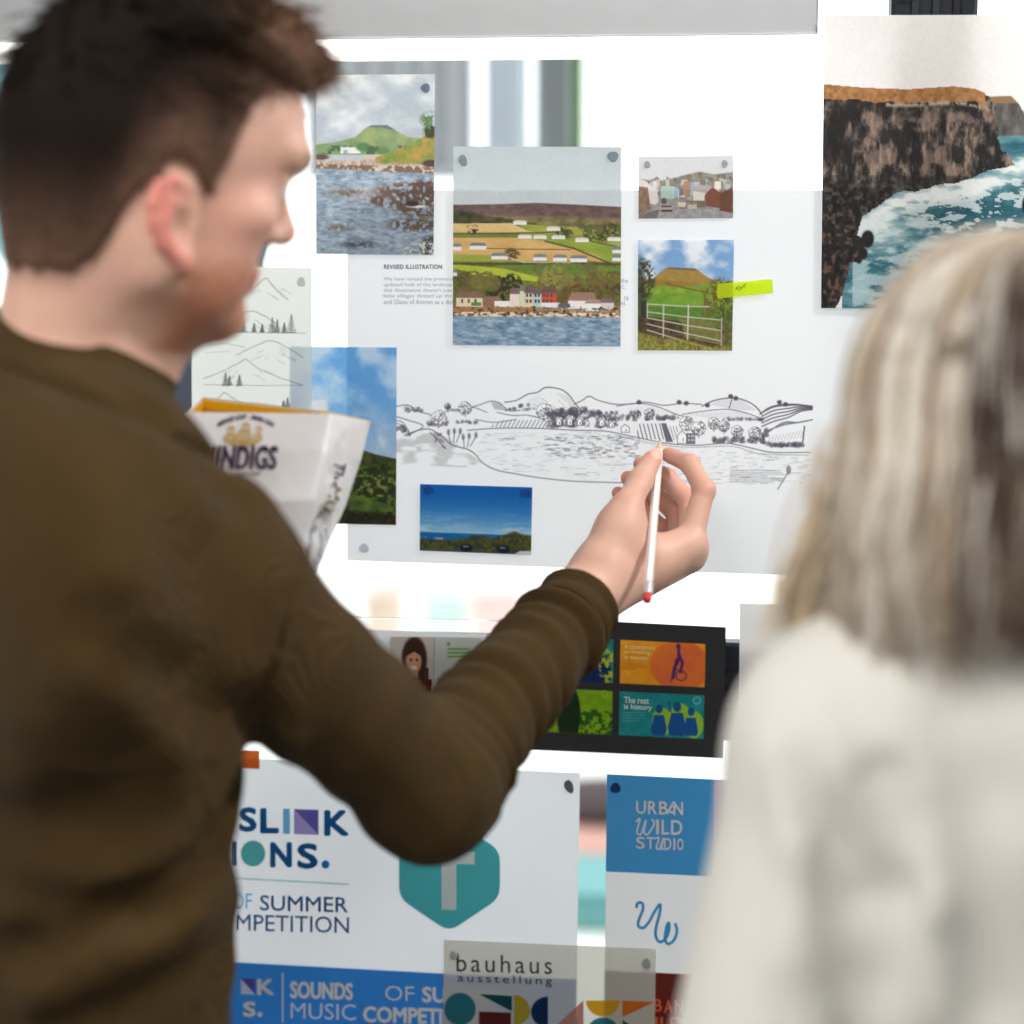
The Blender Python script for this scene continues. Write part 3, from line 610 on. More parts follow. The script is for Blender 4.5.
def paint_sketches():
    c = Canvas(121 * 1.4, 256 * 1.4, (238, 241, 238)); X = lambda p: [((x - 191) / 121, (y - 266) / 256) for x, y in p]; rg = np.random.default_rng(2)
    def mountain(p, a=.5):
        q = [tuple(t) for t in spline(p, 6)]; q = [(x, y + rg.uniform(-.4, .4)) for x, y in q]; c.stroke(X(q), 1.0, (90, 96, 92), a)
        pk = min(p, key=lambda t: t[1])
        for _ in range(16):
            x, y = pk[0] + rg.uniform(-20, 24), pk[1] + rg.uniform(4, 20); s = 1 if x > pk[0] else -1; L = rg.uniform(3, 9)
            if y > pk[1] + abs(x - pk[0]) * .55: c.stroke(X([(x, y), (x + s * L, y + L * rg.uniform(.3, .8))]), .8, (110, 116, 112), .45)
    def pine(x, y, h):
        for k in range(9):
            t = k / 8; w = .3 + t * h * .25; yy = y - h + t * h; c.stroke(X([(x - w, yy + .8), (x + w * rg.uniform(.6, 1.1), yy)]), 1.2, (70, 78, 74), .8)
        c.stroke(X([(x, y - h), (x, y)]), .9, (70, 78, 74), .9)
    mountain([(232, 304), (245, 294), (258, 283), (266, 277), (272, 284), (280, 292), (288, 298)]); mountain([(226, 324), (238, 315), (250, 310), (262, 313), (276, 322)])
    for (x, h) in ((235, 14), (239, 16), (243, 12), (229, 10), (272, 14), (277, 12), (291, 17), (284, 9), (254, 8), (262, 7)): pine(x, 330, h)
    c.stroke(X([(222, 331), (305, 331)]), .9, (90, 96, 92), .6); mountain([(236, 354), (256, 344), (270, 339), (284, 344), (302, 355)]); c.stroke(X([(200, 345), (225, 342), (245, 346)]), .9, (110, 116, 112), .5); c.stroke(X([(205, 352), (230, 350)]), .8, (110, 116, 112), .4)
    mountain([(203, 378), (222, 370), (238, 362), (246, 358), (256, 366), (275, 374), (302, 383)])
    for (x, h) in ((225, 12), (229, 9), (239, 10)): pine(x, 384, h)
    c.stroke(X([(203, 384), (260, 384), (302, 383)]), .9, (90, 96, 92), .55); mountain([(205, 405), (218, 397), (224, 392), (234, 398), (245, 404)]); pine(287, 406, 10); pine(283, 406, 7); mountain([(215, 470), (240, 452), (265, 470)]); c.stroke(X([(205, 474), (290, 474)]), .9, (90, 96, 92), .5)
    return c

def paint_magazine():
    c = Canvas(93 * 1.5, 70 * 1.5, (200, 202, 200)); u, v = c.u, c.v
    c.fill(c.rect(0, 0, .485, 1), (196, 190, 184)); c.fill(c.rect(.485, 0, .495, 1), (150, 150, 150))
    c.fill(c.ell(.27, .33, .14, .33, 4), (62, 38, 30)); c.fill(c.rect(.14, .4, .4, .75), (66, 40, 32)); c.fill(c.ell(.265, .36, .085, .19, 3), (206, 152, 122)); c.fill(c.poly([(.17, .3), (.2, .14), (.34, .14), (.37, .3), (.27, .22)]), (58, 36, 28))
    for x in (.235, .30): c.fill(c.ell(x, .34, .014, .02, 1.5), (52, 36, 30))
    c.fill(c.ell(.268, .455, .035, .03, 1.5), (232, 214, 204)); c.fill(c.rect(.23, .5, .31, .62), (190, 138, 110))
    pl = (np.sin(u * 150) > .2) * .5 + (np.sin(v * 70) > .2) * .5; sh = np.clip(c.ell(.28, .95, .2, .34, 4) + c.rect(.36, .62, .47, 1), 0, 1); c.fill(sh, c.mixc((40, 22, 24), (148, 36, 38), pl))
    c.fill(c.rect(.4, .45, .43, .8) , (66, 40, 32))
    rg = np.random.default_rng(1)
    for k in range(3): c.stroke([(.64, .17 + k * .055), (.64 + (.22, .24, .2)[k], .17 + k * .055)], 3.0, (104, 168, 66), .95)
    c.fill(c.ell(.645, .1, .02, .03, 1.5), (104, 168, 66))
    for k in range(22):
        c.stroke([(.53, .36 + k * .03), (.6, .36 + k * .03)], .8, (150, 172, 140), .4 if k < 6 else 0); c.stroke([(.64, .36 + k * .03), (.74, .36 + k * .03)], .8, (140, 144, 142), .5); c.stroke([(.77, .36 + k * .03), (.87, .36 + k * .03)], .8, (140, 144, 142), .5 if k < 15 else 0)
    c.stroke([(.74, .86), (.8, .84), (.76, .94), (.81, .94)], 2.4, (80, 150, 60), .9)
    return c

def paint_cards():
    """Dark sheet of six printed cards, 212 x 137 pixels from (514, 616)."""
    c = Canvas(212 * 1.5, 137 * 1.5, (50, 50, 52)); 
    Q = lambda x, y: ((x - 514) / 212, (y - 616.6 - (x - 514) * .05) / 133.5)
    def rect(x0, y0, x1, y1): s_ = .05 * (x1 - x0); return c.poly([Q(x0, y0), Q(x1, y0 + s_), Q(x1, y1 + s_), Q(x0, y1)])
    def el(x, y, rx, ry, s=1.5): q = Q(x, y); return c.ell(q[0], q[1], rx / 212, ry / 137, s)
    c.fill(c.nz(30, 40, 1) * .1, (90, 90, 92))
    y0 = 640; y1 = 683.8; y2 = 692; y3 = 736.5                  # rows before the slope
    a = rect(621, y0, 706, y1); n = c.nz(20, 30, 2)
    c.fill(a, c.mixc((226, 146, 30), (240, 164, 44), n)); c.fill(a * el(681, 666, 30, 26), (226, 116, 52)); c.fill(a * np.clip((n - .55) * 4, 0, .5) * el(684, 668, 28, 24), (224, 96, 84))
    for pts in ([(679, 648), (679, 660), (677, 665)], [(679, 654), (683, 663), (681, 672)], [(677, 660), (674, 678)]): c.stroke([Q(*p) for p in pts], 4.5, (84, 42, 104), .95)
    c.fill(el(679, 646.5, 2.2, 3), (84, 42, 104)); c.stroke([Q(682 + 5 * math.cos(t), 676 + 5 * math.sin(t)) for t in np.linspace(0, 6.3, 18)], 1.5, (84, 42, 104)); c.stroke([Q(672, 682), Q(674, 667), Q(684, 674)], 1.6, (84, 42, 104)); c.stroke([Q(626 + 3 * math.cos(t), 674 + 3 * math.sin(t)) for t in np.linspace(2.5, 6.6, 12)], 1.1, (240, 190, 80))
    b = rect(621, y2, 706, y3); c.fill(b, c.mixc((26, 128, 134), (40, 150, 150), n))
    for (x, y, s) in ((661, 713, 1.0), (679, 711, 1.15), (693, 716, .95)):
        c.fill(b * el(x + 3, y + 10, 10 * s, 15 * s), (150, 196, 50))
    for (x, y, s) in ((661, 713, 1.0), (679, 711, 1.15), (693, 716, .95)):
        c.fill(b * el(x, y - 3, 3.6 * s, 4.5 * s), (26, 84, 148)); c.fill(b * c.poly([Q(x - 5 * s, y + 3), Q(x + 5 * s, y + 3), Q(x + 8 * s, y + 18), Q(x + 6 * s, 738), Q(x - 6 * s, 737), Q(x - 8 * s, y + 18)]), (26, 84, 148))
    c.stroke([Q(672, 712), Q(670, 702)], 2.5, (26, 84, 148)); c.stroke([Q(698 + 3.5 * math.cos(t), 701 + 3.5 * math.sin(t)) for t in np.linspace(0, 6.3, 14)], 1.2, (130, 200, 200))
    for k in range(4): c.stroke([Q(624, 713.5 + k * 2.6), Q((645, 646, 647, 640)[k], 713.5 + k * 2.6)], .9, (190, 220, 220), .5)
    for k in range(3): c.stroke([Q(624, 664 + k * 2.6), Q((644, 648, 636)[k], 664 + k * 2.6)], .9, (120, 70, 20), .5)
    d = rect(528, y0 - 4.6, 614, y1 - 4.6); c.fill(d, (26, 124, 130)); c.fill(d * el(590, 672, 22, 28), (22, 42, 96)); lf = np.clip((c.nz(40, 60, 4) - .5) * 6, 0, 1); c.fill(d * el(608, 666, 9, 20, 4) * lf, (176, 190, 40))
    e = rect(528, y2 - 4.6, 614, y3 - 4.6); c.fill(e, c.mixc((112, 156, 24), (136, 178, 36), n)); l2 = np.clip((c.nz(30, 50, 5) - .48) * 7, 0, 1); c.fill(e * el(598, 726, 26, 16, 4) * l2, (44, 92, 34)); c.fill(e * el(570, 715, 12, 30, 3), (30, 50, 30)); c.stroke([Q(606 + 3 * math.cos(t), 694 + 3 * math.sin(t)) for t in np.linspace(0, 6.3, 14)], 1, (160, 200, 70))
    return c

# ------------------------------------------------------------------ sheets on the glass
Y0 = -0.0022
def lay(k): return Y0 - 0.0011 * k

INKDARK = inkmat('charcoal', 66, 70, 76)
# large landscape sheet
il = paint_illustration()
def paint_a3():
    c = Canvas(8, 8, (238, 239, 243)); return c
A3Q = [(347.4, 190), (886, 190.5), (886, 578.4), (347, 560.5)]
fu0, fu1, fv0, fv1 = (397 - 347.3) / 538.6, (815 - 347.3) / 538.6, 0.5010, 0.8130
def a3sheet():
    us = np.concatenate([np.linspace(0, fu0, 10, endpoint=False), np.linspace(fu0, fu1, il.w), np.linspace(fu1, 1, 6)[1:]])
    vs = np.concatenate([np.linspace(0, fv0, 14, endpoint=False), np.linspace(fv0, fv1, il.h), np.linspace(fv1, 1, 10)[1:]])
    U, V = np.meshgrid(us, vs)
    # photo position of every vertex, then the drawing's own frame
    q = bil([(*p, 0) for p in A3Q], U, V); dx = (q[..., 0] - 397) / 418; dy = (q[..., 1] - 378) / 120
    ins = (dx >= 0) & (dx <= 1) & (dy >= 0) & (dy <= 1)
    class S: pass
    s = S(); s.w, s.h = len(us), len(vs)
    base = np.array([238, 239, 243]) / 255.0
    fade = np.clip((q[..., 1] - 445) / 110, 0, 1) * 0.0
    colr = np.tile(base, (U.size, 1))
    k = ins.ravel(); colr[k] = il.sample(dx.ravel()[k], dy.ravel()[k])
    s.sample = lambda a, b: colr
    return sheet('illustration_sheet', A3Q, lay(0), s, PAPER(), us, vs)
a3 = a3sheet()
tag(a3, 'wide white sheet with a pen drawing of hills, houses and a lake', 'poster')
ink = Ink(lay(0) - .0003); ink.text('REVISED ILLUSTRATION', 384, 442, 264.5, 269, bold=.03, space=1.1)
ink.new('paragraph')
body = [('We have revised the previous', 383.7, 453, 277), ('updated look of the landscape', 383.7, 455, 282.7), ("this illustration doesn't just reflect", 383.7, 470, 288.3), ('little villages dotted up the coast', 383.7, 468, 294), ('and Glens of Antrim as a detailed', 383.7, 464, 299.6)]
for t, a, b, y in body: ink.text(t, a, b, y, y + 4.6, mi=1)
ink.new('paragraph_end')
for t, a, b, y in (('the', 621, 628, 278.5), ('C,', 621.5, 625, 285), ('ts', 624, 628.5, 296), ('ed.', 620, 626, 301)): ink.text(t, a, b, y, y + 4.2, mi=1)
ink.build('lettering', [INKDARK, inkmat('grey', 150, 154, 162)], a3)

def photo(name, quad, k, canvas, label, cat='photograph', group=None, m=None, curl=0.0):
    g_ = canvas.a.mean(2, keepdims=True); canvas.a = np.clip((canvas.a * .93 + g_ * .07) * 1.02 + .005 + (noise2(canvas.h, canvas.w, canvas.h / 3, canvas.w / 3, 9, 2)[..., None] - .5) * .025, 0, 1)
    return tag(sheet(name, quad, lay(k), canvas, m or PHOTO(), curl=curl), label, cat, group)
PR = 'landscape prints on the glass'
photo('photo_print', [(316, 75), (435, 74), (433.5, 255), (316, 254)], 2, paint_coast(), 'tall photo print of a rocky bay with a flat-topped hill', group=PR)
photo('photo_print', [(453.4, 146.3), (621.4, 147), (620.4, 346.5), (452.7, 345)], 2, paint_village(), 'large photo print of a seaside village below patchwork fields', group=PR)
photo('photo_print', [(638.5, 156.5), (733.3, 155.7), (733, 218), (638.5, 218.6)], 1.5, paint_street(), 'small photo print of a village street with a parked car', group=PR)
photo('photo_print', [(638, 240), (734, 239.8), (732, 350.7), (637.7, 350.3)], 1.5, paint_gate(), 'photo print of a metal field gate below a green hill', group=PR)
photo('photo_print', [(824.4, 15.3), (1110, 14.5), (1106, 311), (821, 308)], 3, paint_cliff(), 'big photo poster of dark sea cliffs above foaming turquoise water', group=PR)
photo('photo_print', [(290, 346.5), (396.7, 347.5), (396, 525), (289.5, 523)], 1, paint_hillside(), 'tall photo print of blue cloudy sky over a dark green hillside', group=PR)
photo('photo_print', [(420, 484), (532.4, 487.3), (531, 555), (419.6, 550.6)], 1.5, paint_blue(), 'small photo print of deep blue sky over sea and bushes', group=PR)
tag(sheet('sketch_page', [(191, 266), (311.7, 267.8), (312, 522), (192.5, 520)], lay(2.2), paint_sketches(), PAPER()), 'pale page of pencil mountain sketches behind the crisp packet', 'drawing')

# sticky tab
tb = Canvas(12, 6, (214, 240, 40)); tabm = mat('fluorescent_film', rgb(212, 240, 30), rough=.4, transl=.5)
tabc = bpy.data.materials.new('yellow_film'); tabc.use_nodes = True
_n = tabc.node_tree.nodes; _l = tabc.node_tree.links
_t = _n.new('ShaderNodeBsdfTransparent'); _t.inputs['Color'].default_value = (0.72, 0.9, 0.02, 1)
_m = _n.new('ShaderNodeMixShader'); _m.inputs[0].default_value = 0.45; _b = _n['Principled BSDF']; _b.inputs['Base Color'].default_value = rgb(222, 246, 20); _b.inputs['Roughness'].default_value = .4
_l.new(_b.outputs[0], _m.inputs[1]); _l.new(_t.outputs[0], _m.inputs[2]); _l.new(_m.outputs[0], _n['Material Output'].inputs['Surface'])
tab = tag(sheet('sticky_tab', [(717, 284), (772.2, 279), (772.6, 293), (717.6, 298.5)], lay(3), tb, tabc), 'fluorescent yellow sticky tab overlapping the field gate photo', 'sticky note')
ink = Ink(lay(3) - .0003)
for p in ([(735, 290), (739, 286), (741, 288), (746, 283)], [(736, 287), (740, 290), (744, 285), (745, 288)]): ink.path(spline(p, 5), .7)
ink.build('handwriting', [inkmat('pencil', 110, 130, 40)], tab)

# under-sheets by the dark transom
fl = lambda col, w=24, h=20, s=1: (lambda c: (c.fill(c.nz(8, 8, s) * .06, tuple(x * .9 for x in col)), c)[1])(Canvas(w, h, col))
gs = tag(sheet('tracing_sheet', [(352, 629), (486, 634), (486, 764), (350, 760)], lay(1), fl((214, 216, 216)), PAPER()), 'plain pale grey sheet behind the magazine spread', 'paper')
mg = tag(sheet('magazine_spread', [(390, 636.5), (481, 637.5), (480, 706), (389, 704)], lay(2), paint_magazine(), PHOTO()), 'printed magazine spread with a portrait of a long-haired smiling person', 'print')
cdq = [(514.7, 616.6), (726, 627.2), (723.3, 758.4), (513, 749)]
cards = tag(sheet('dark_card_sheet', cdq, lay(2), paint_cards(), mat('dark_print', 'Col', rough=.6, spec=.12, transl=.06)), 'black sheet printed with orange, teal and green cards', 'print')
ink = Ink(lay(2) - .0003); sl = .045
for t, a, b, y in (('A commitment', 624.5, 655, 643.6), ('to investing', 624.5, 650, 649.4), ('in diversity', 624.5, 648, 655)): ink.text(t, a, b, y, y + 5.2, 0, sl, bold=.02)
ink.new('lettering')
for t, a, b, y in (('The rest', 624, 649, 696.5), ('is history', 624, 652, 703.8)): ink.text(t, a, b, y, y + 6.6, 1, sl, bold=.035)
ink.build('lettering', [inkmat('yellow', 255, 240, 160), inkmat('pale', 226, 238, 238)], cards)
tag(sheet('blank_sheet', [(739.8, 603.5), (866, 606), (864, 784), (738.5, 779)], lay(2), fl((232, 230, 230), s=4), PAPER()), 'blank white sheet hanging beside the black card sheet', 'paper')

# colourful logo sheets
wht = fl((238, 240, 246), s=5)
logo = tag(sheet('logo_sheet', [(222, 757), (580, 773), (575, 1092), (222, 1080)], lay(1), wht, PAPER()), 'white sheet with a teal hexagon and blue competition lettering', 'poster')
BL = inkmat('blue', 44, 130, 204); LB = inkmat('light_blue', 128, 198, 240); PU = inkmat('purple', 108, 100, 184); LI = inkmat('lilac', 180, 170, 224); TE = inkmat('teal', 100, 194, 196); WH = inkmat('white', 255, 255, 255); BAND = inkmat('band_blue', 58, 142, 218); HX = inkmat('hexagon_teal', 82, 182, 188); ORG = inkmat('orange', 216, 110, 40)
ink = Ink(lay(1) - .0003); s3 = .04
ink.new('heading')
ink.text('S', 238.5, 257, 807, 832, 0, 0, bold=.06); ink.text('L', 260, 279, 808, 833.5, 0, 0, bold=.06)
ink.poly([(283, 808.5), (290, 808.8), (290, 834), (283, 833.8)], 1)
ink.poly([(294, 809), (318.5, 809.8), (318.5, 835)], 2); ink.poly([(294, 809), (318.5, 835), (294, 834)], 3)
ink.text('K', 324, 349, 810, 836, 0, 0, bold=.06)
ink.text('I', 231, 236.5, 841, 866, 0, 0, bold=.06); ink.ell(253, 853.5, 12.2, 13, 4); ink.text('N', 270, 292, 842, 867.5, 0, 0, bold=.06); ink.text('S', 297, 318, 843, 869, 0, 0, bold=.06); ink.ell(325.5, 864.5, 4, 4.2, 0)
ink.path([(224, 877.6), (349, 884.3)], 1.0, 4); ink.new('subheading')
ink.text('OF', 231, 252, 893, 908.5, 1, .02, bold=-.012); ink.text('SUMMER', 260, 348, 895, 910.5, 0, .025, bold=.015); ink.text('MPETITION', 236, 349, 914, 930.5, 0, .027, bold=.005)
ink.new('hexagon')
# hexagon with rounded corners
hx = [(449, 818), (500, 850), (500, 898), (449, 932), (399, 898), (399, 850)]
pts = []
for i in range(6):
    a, b, c_ = np.array(hx[i - 1], float), np.array(hx[i], float), np.array(hx[(i + 1) % 6], float)
    p0 = b + (a - b) / np.linalg.norm(a - b) * 12; p1 = b + (c_ - b) / np.linalg.norm(c_ - b) * 12
    for k in range(7): t = k / 6; pts.append(tuple((1 - t) ** 2 * p0 + 2 * t * (1 - t) * b + t * t * p1))
ink.poly(pts, 5)
ink.new('blue_band'); ink.poly([(231, 962), (444, 973.5), (577, 979), (575.5, 1091), (222.3, 1079), (222.3, 961.6)], 6)
lo = Ink(lay(1) - .0006); lo.new('hexagon_letter')
lo.poly([(424, 850), (474.5, 851.5), (474.5, 864.5), (456.3, 864), (456.3, 910), (441.5, 909.5), (441.5, 863.5), (424, 863)], 0)
lo.new('band_lettering'); lo.text('SOUNDS', 290, 353, 981, 998.5, 0, .03, bold=.05); lo.text('OF', 386 - 1, 414, 985.5, 1000.5, 0, .03, bold=-.005); lo.text('SUMMER', 422, 505, 986.5, 1002.5, 0, .03, bold=.05); lo.text('MUSIC', 290.5, 356, 1002.5, 1018.5, 0, .03, bold=-.0); lo.text('COMPETITION', 363, 490, 1006, 1022.5, 0, .03, bold=.05)
lo.new('band_emblem'); lo.poly([(281.8, 973), (283.4, 973.1), (283.4, 1022.5), (281.8, 1022.4)], 0)
lo.text('K', 257, 274, 979, 995, 0, 0, bold=.06); lo.poly([(241, 978), (255, 978.6), (255, 994)], 1); lo.poly([(241, 979), (255, 994.5), (241, 994)], 0); lo.text('S', 243, 256, 1001.5, 1017, 0, 0, bold=.06); lo.ell(260, 1014.5, 2.6, 2.8, 0)
ink.build('lettering', [BL, LB, PU, LI, TE, HX, BAND], logo); lo.build('lettering', [WH, PU], logo)

brand = tag(sheet('brand_sheet', [(607, 774), (806, 784), (803, 1092), (603.5, 1080)], lay(1), fl((222, 222, 224), s=6), PAPER()), 'sheet of blue, purple, grey and maroon squares with studio lettering', 'poster')
ink = Ink(lay(1) - .0003); ink.new('blue_square'); GY = inkmat('warm_grey', 246, 244, 244); SKY = inkmat('sky_blue', 76, 162, 218); VI = inkmat('violet', 200, 178, 214); MA = inkmat('maroon', 110, 42, 34); SQ = inkmat('squiggle_blue', 72, 166, 218); OR2 = inkmat('coral', 240, 120, 74)
ink.poly([(607, 774), (714.4, 779.3), (713.2, 876.5), (605.8, 871.5)], 0); ink.new('violet_square'); ink.poly([(714.4, 779.3), (805.9, 783.9), (804.8, 881), (713.2, 876.5)], 1); ink.new('maroon_square'); ink.poly([(604.7, 970), (711, 975.5), (709, 1086.5), (603.5, 1080)], 2)
sq = [(636.5, 908), (637.5, 903.5), (642, 903), (643, 909), (638.5, 921), (638.5, 926), (643, 928), (649, 922), (655, 911), (660, 904.5), (660, 912), (656, 928), (656, 937), (660, 942), (666, 938), (669, 930), (669, 923), (667, 926), (665, 938), (668, 944), (674, 940), (677, 931), (675, 923)]
ink.new('squiggle'); ink.path(spline(sq, 6), 3.0, 3)
br2 = Ink(lay(1) - .0006); br2.new('lettering')
for (t, a, b, y0, y1) in (('U', 636, 646, 800.6, 814), ('R', 648, 657, 801, 814.3), ('B', 659, 668, 801.3, 814.6), ('N', 673.5, 683, 802, 815.2), ('I', 656, 659, 819.5, 834.5), ('L', 661.5, 669, 819.7, 834.7), ('D', 671, 682.5, 820, 835), ('S', 636, 645, 836.8, 848.8), ('T', 646.5, 654.5, 837, 849), ('D', 664, 671.5, 838, 850), ('I', 673.3, 675.3, 838.2, 850.2), ('O', 677, 683.5, 838.4, 850.4)): br2.text(t, a, b, y0, y1, 0, 0, bold=.025)
for p in ([(667.5, 814), (670, 808), (674, 802), (675, 808), (672, 813), (669.5, 809), (673, 806)], [(636, 822), (640, 819), (637, 832), (641, 834), (646, 820), (644, 832), (648, 834), (654, 824), (652, 819)], [(655, 839), (659, 837.5), (656.5, 847), (659.5, 849), (663.5, 838), (661.5, 848), (664, 849.5)]): br2.path(spline(p, 6), 1.8, 0)
br2.new('coral_lettering')
for (t, a, b, y0, y1) in (('URB', 632, 662, 999, 1012), ('A', 664, 673, 1000, 1013), ('N', 675, 684, 1000, 1013), ('WILD', 632, 684, 1017, 1031)): br2.text(t, a, b, y0, y1, 1, 0, bold=.03)
ink.build('colour_blocks', [SKY, VI, MA, SQ], brand); br2.build('lettering', [GY, OR2], brand)

bau = tag(sheet('exhibition_flyer', [(443.7, 939.7), (656, 948.7), (653, 1120), (443, 1110)], lay(2.4), fl((226, 225, 216), s=7), PAPER()), 'cream flyer with geometric shapes overlapping the two logo sheets', 'flyer')
ink = Ink(lay(2.4) - .0003); BK = inkmat('black', 44, 44, 46); T2 = inkmat('blue_teal', 52, 130, 146); DT = inkmat('dark_teal', 20, 84, 92); OX = inkmat('oxblood', 104, 40, 40); OL = inkmat('olive', 190, 172, 58); NV = inkmat('navy', 22, 54, 98); PK = inkmat('pink', 206, 150, 140); YE = inkmat('yolk', 232, 178, 48); OG = inkmat('orange2', 224, 124, 44)
ink.text('bauhaus', 456.5, 552, 953.5, 971.5, 0, .03, space=1.25); ink.text('ausstellung', 457.5, 552, 973.5, 984, 0, .035, space=1.35)
ink.new('shapes'); ink.ell(460, 1009, 15.8, 16.2, 1); ink.poly([(479, 994), (512, 996), (512, 1011.5)], 2); ink.poly([(479, 1011.5), (511, 1012.5), (511, 1030), (479, 1029)], 3); ink.ell(514, 1010.5, 16, 15.5, 4, -90, 90); ink.ell(548, 1012, 17, 15.5, 5, 90, 270)
ink.poly([(557, 1025), (583.5, 1000), (583.5, 1026)], 6); ink.ell(603, 1000.5, 17, 16, 7, 0, 180); ink.ell(603, 1034, 17, 16.5, 1, 180, 360); ink.poly([(622.5, 1000.5), (654.6, 1002), (622.5, 1017)], 8); ink.poly([(622.5, 1020), (632, 1026), (622.5, 1034)], 2)
for k, (x, m_) in enumerate(((460, 7), (497, 5), (530, 6), (566, 2), (603, 3), (637, 4))): ink.ell(x, 1053 + k * 1.5, 16, 16, m_); ink.poly([(x - 16, 1074 + k * 1.5), (x + 16, 1075 + k * 1.5), (x + 16, 1098 + k * 1.5)], (m_ + 3) % 9 or 1)
ink.build('lettering', [BK, T2, DT, OX, OL, NV, PK, YE, OG], bau)
ob = tag(sheet('orange_slip', [(238, 750), (259.5, 750.5), (259.5, 769), (238, 768)], lay(2.2), fl((206, 104, 40)), PAPER()), 'small orange slip above the blue competition lettering', 'paper')

# adhesive dots on the sheet corners
def dot(px, py, rx, ry, k, col, label, ang=0):
    y = lay(k); m = mat('putty_%d_%d_%d' % col, rgb(*col), rough=.6, transl=.3); b = MB(); V = []; n = 20
    c0 = G(px, py, y)
    for (dy, s) in ((0, 1.0), (-.0006, .96), (-.0008, .85)):
        for i in range(n):
            a = 2 * math.pi * i / n; wob = 1 + .06 * math.sin(3 * a + px); ex, ey = rx * math.cos(a) * s * wob, ry * math.sin(a) * s * wob; ca, sa = math.cos(ang), math.sin(ang)
            p = G(px + ex * ca - ey * sa, py + ex * sa + ey * ca, y) - c0; V.append((p[0], dy - .0004, p[2]))
    F = [(r * n + i, r * n + (i + 1) % n, (r + 1) * n + (i + 1) % n, (r + 1) * n + i) for r in range(2) for i in range(n)] + [tuple(2 * n + i for i in range(n))]
    b.add(V, F); o = b.build('adhesive_dot', m, smooth=False); o.location = c0
    tag(o, label, 'adhesive dot', 'round adhesive dots on the sheet corners')
for d in ((425.5, 88, 4.6, 4.8, 2, (128, 146, 168), 'round grey dot on the rocky bay print'),
          (463, 160.5, 4.2, 6, 2, (150, 166, 174), 'oval grey dot at the inner top corner of the village print near the bay print', -.3),
          (613, 156.5, 5.6, 5.4, 2, (142, 158, 168), 'round grey dot on the village print corner nearest the street print'),
          (647.3, 164.5, 3.2, 3.6, 1.5, (172, 182, 192), 'small grey dot on the street print above its white cottages'),
          (724.8, 163.8, 3, 4, 1.5, (172, 182, 192), 'small grey dot on the street print above its brown roof'),
          (301.3, 282, 4.2, 5, 2.2, (206, 216, 214), 'faint dot beside the topmost pencilled mountain'),
          (364, 548, 5, 4.6, 0, (206, 210, 222), 'faint dot at the bottom corner of the pen drawing sheet'),
          (428.5, 489.5, 4.6, 4.6, 1.5, (8, 84, 168), 'dark dot on the deep blue sky print nearest the hillside print'),
          (526.5, 492.8, 5.6, 4.4, 1.5, (8, 84, 168), 'dark dot on the deep blue sky print nearest the lifted hand'),
          (569, 786.5, 4.4, 7, 1, (96, 98, 106), 'dark oval dot at the top corner of the hexagon sheet', -.4),
          (615.5, 788, 5.2, 5.2, 1, (22, 62, 112), 'dark navy dot on the blue studio square'),
          (453.5, 955.5, 4, 4.6, 2.4, (188, 190, 186), 'faint dot at the start of the flyer heading'),
          (646.5, 963.5, 4.6, 5.4, 2.4, (172, 174, 172), 'grey dot at the flyer corner under the studio squiggle')):
    dot(d[0], d[1], d[2], d[3], d[4], d[5], d[6], d[7] if len(d) > 7 else 0)
# ------------------------------------------------------------------ smooth solid modelling for the figures
def axis(lo, hi, coarse, zones=()):
    """Grid coordinates from lo to hi, finer inside zones (a, b, step)."""
    t = lo; out = [lo]
    while t < hi:
        s = coarse
        for (a, b, st) in zones:
            if a - 1e-6 <= t <= b: s = min(s, st)
            elif t < a and t + s > a: s = max(min(s, a - t), st)
        t += s; out.append(t)
    return np.array(out, np.float32)

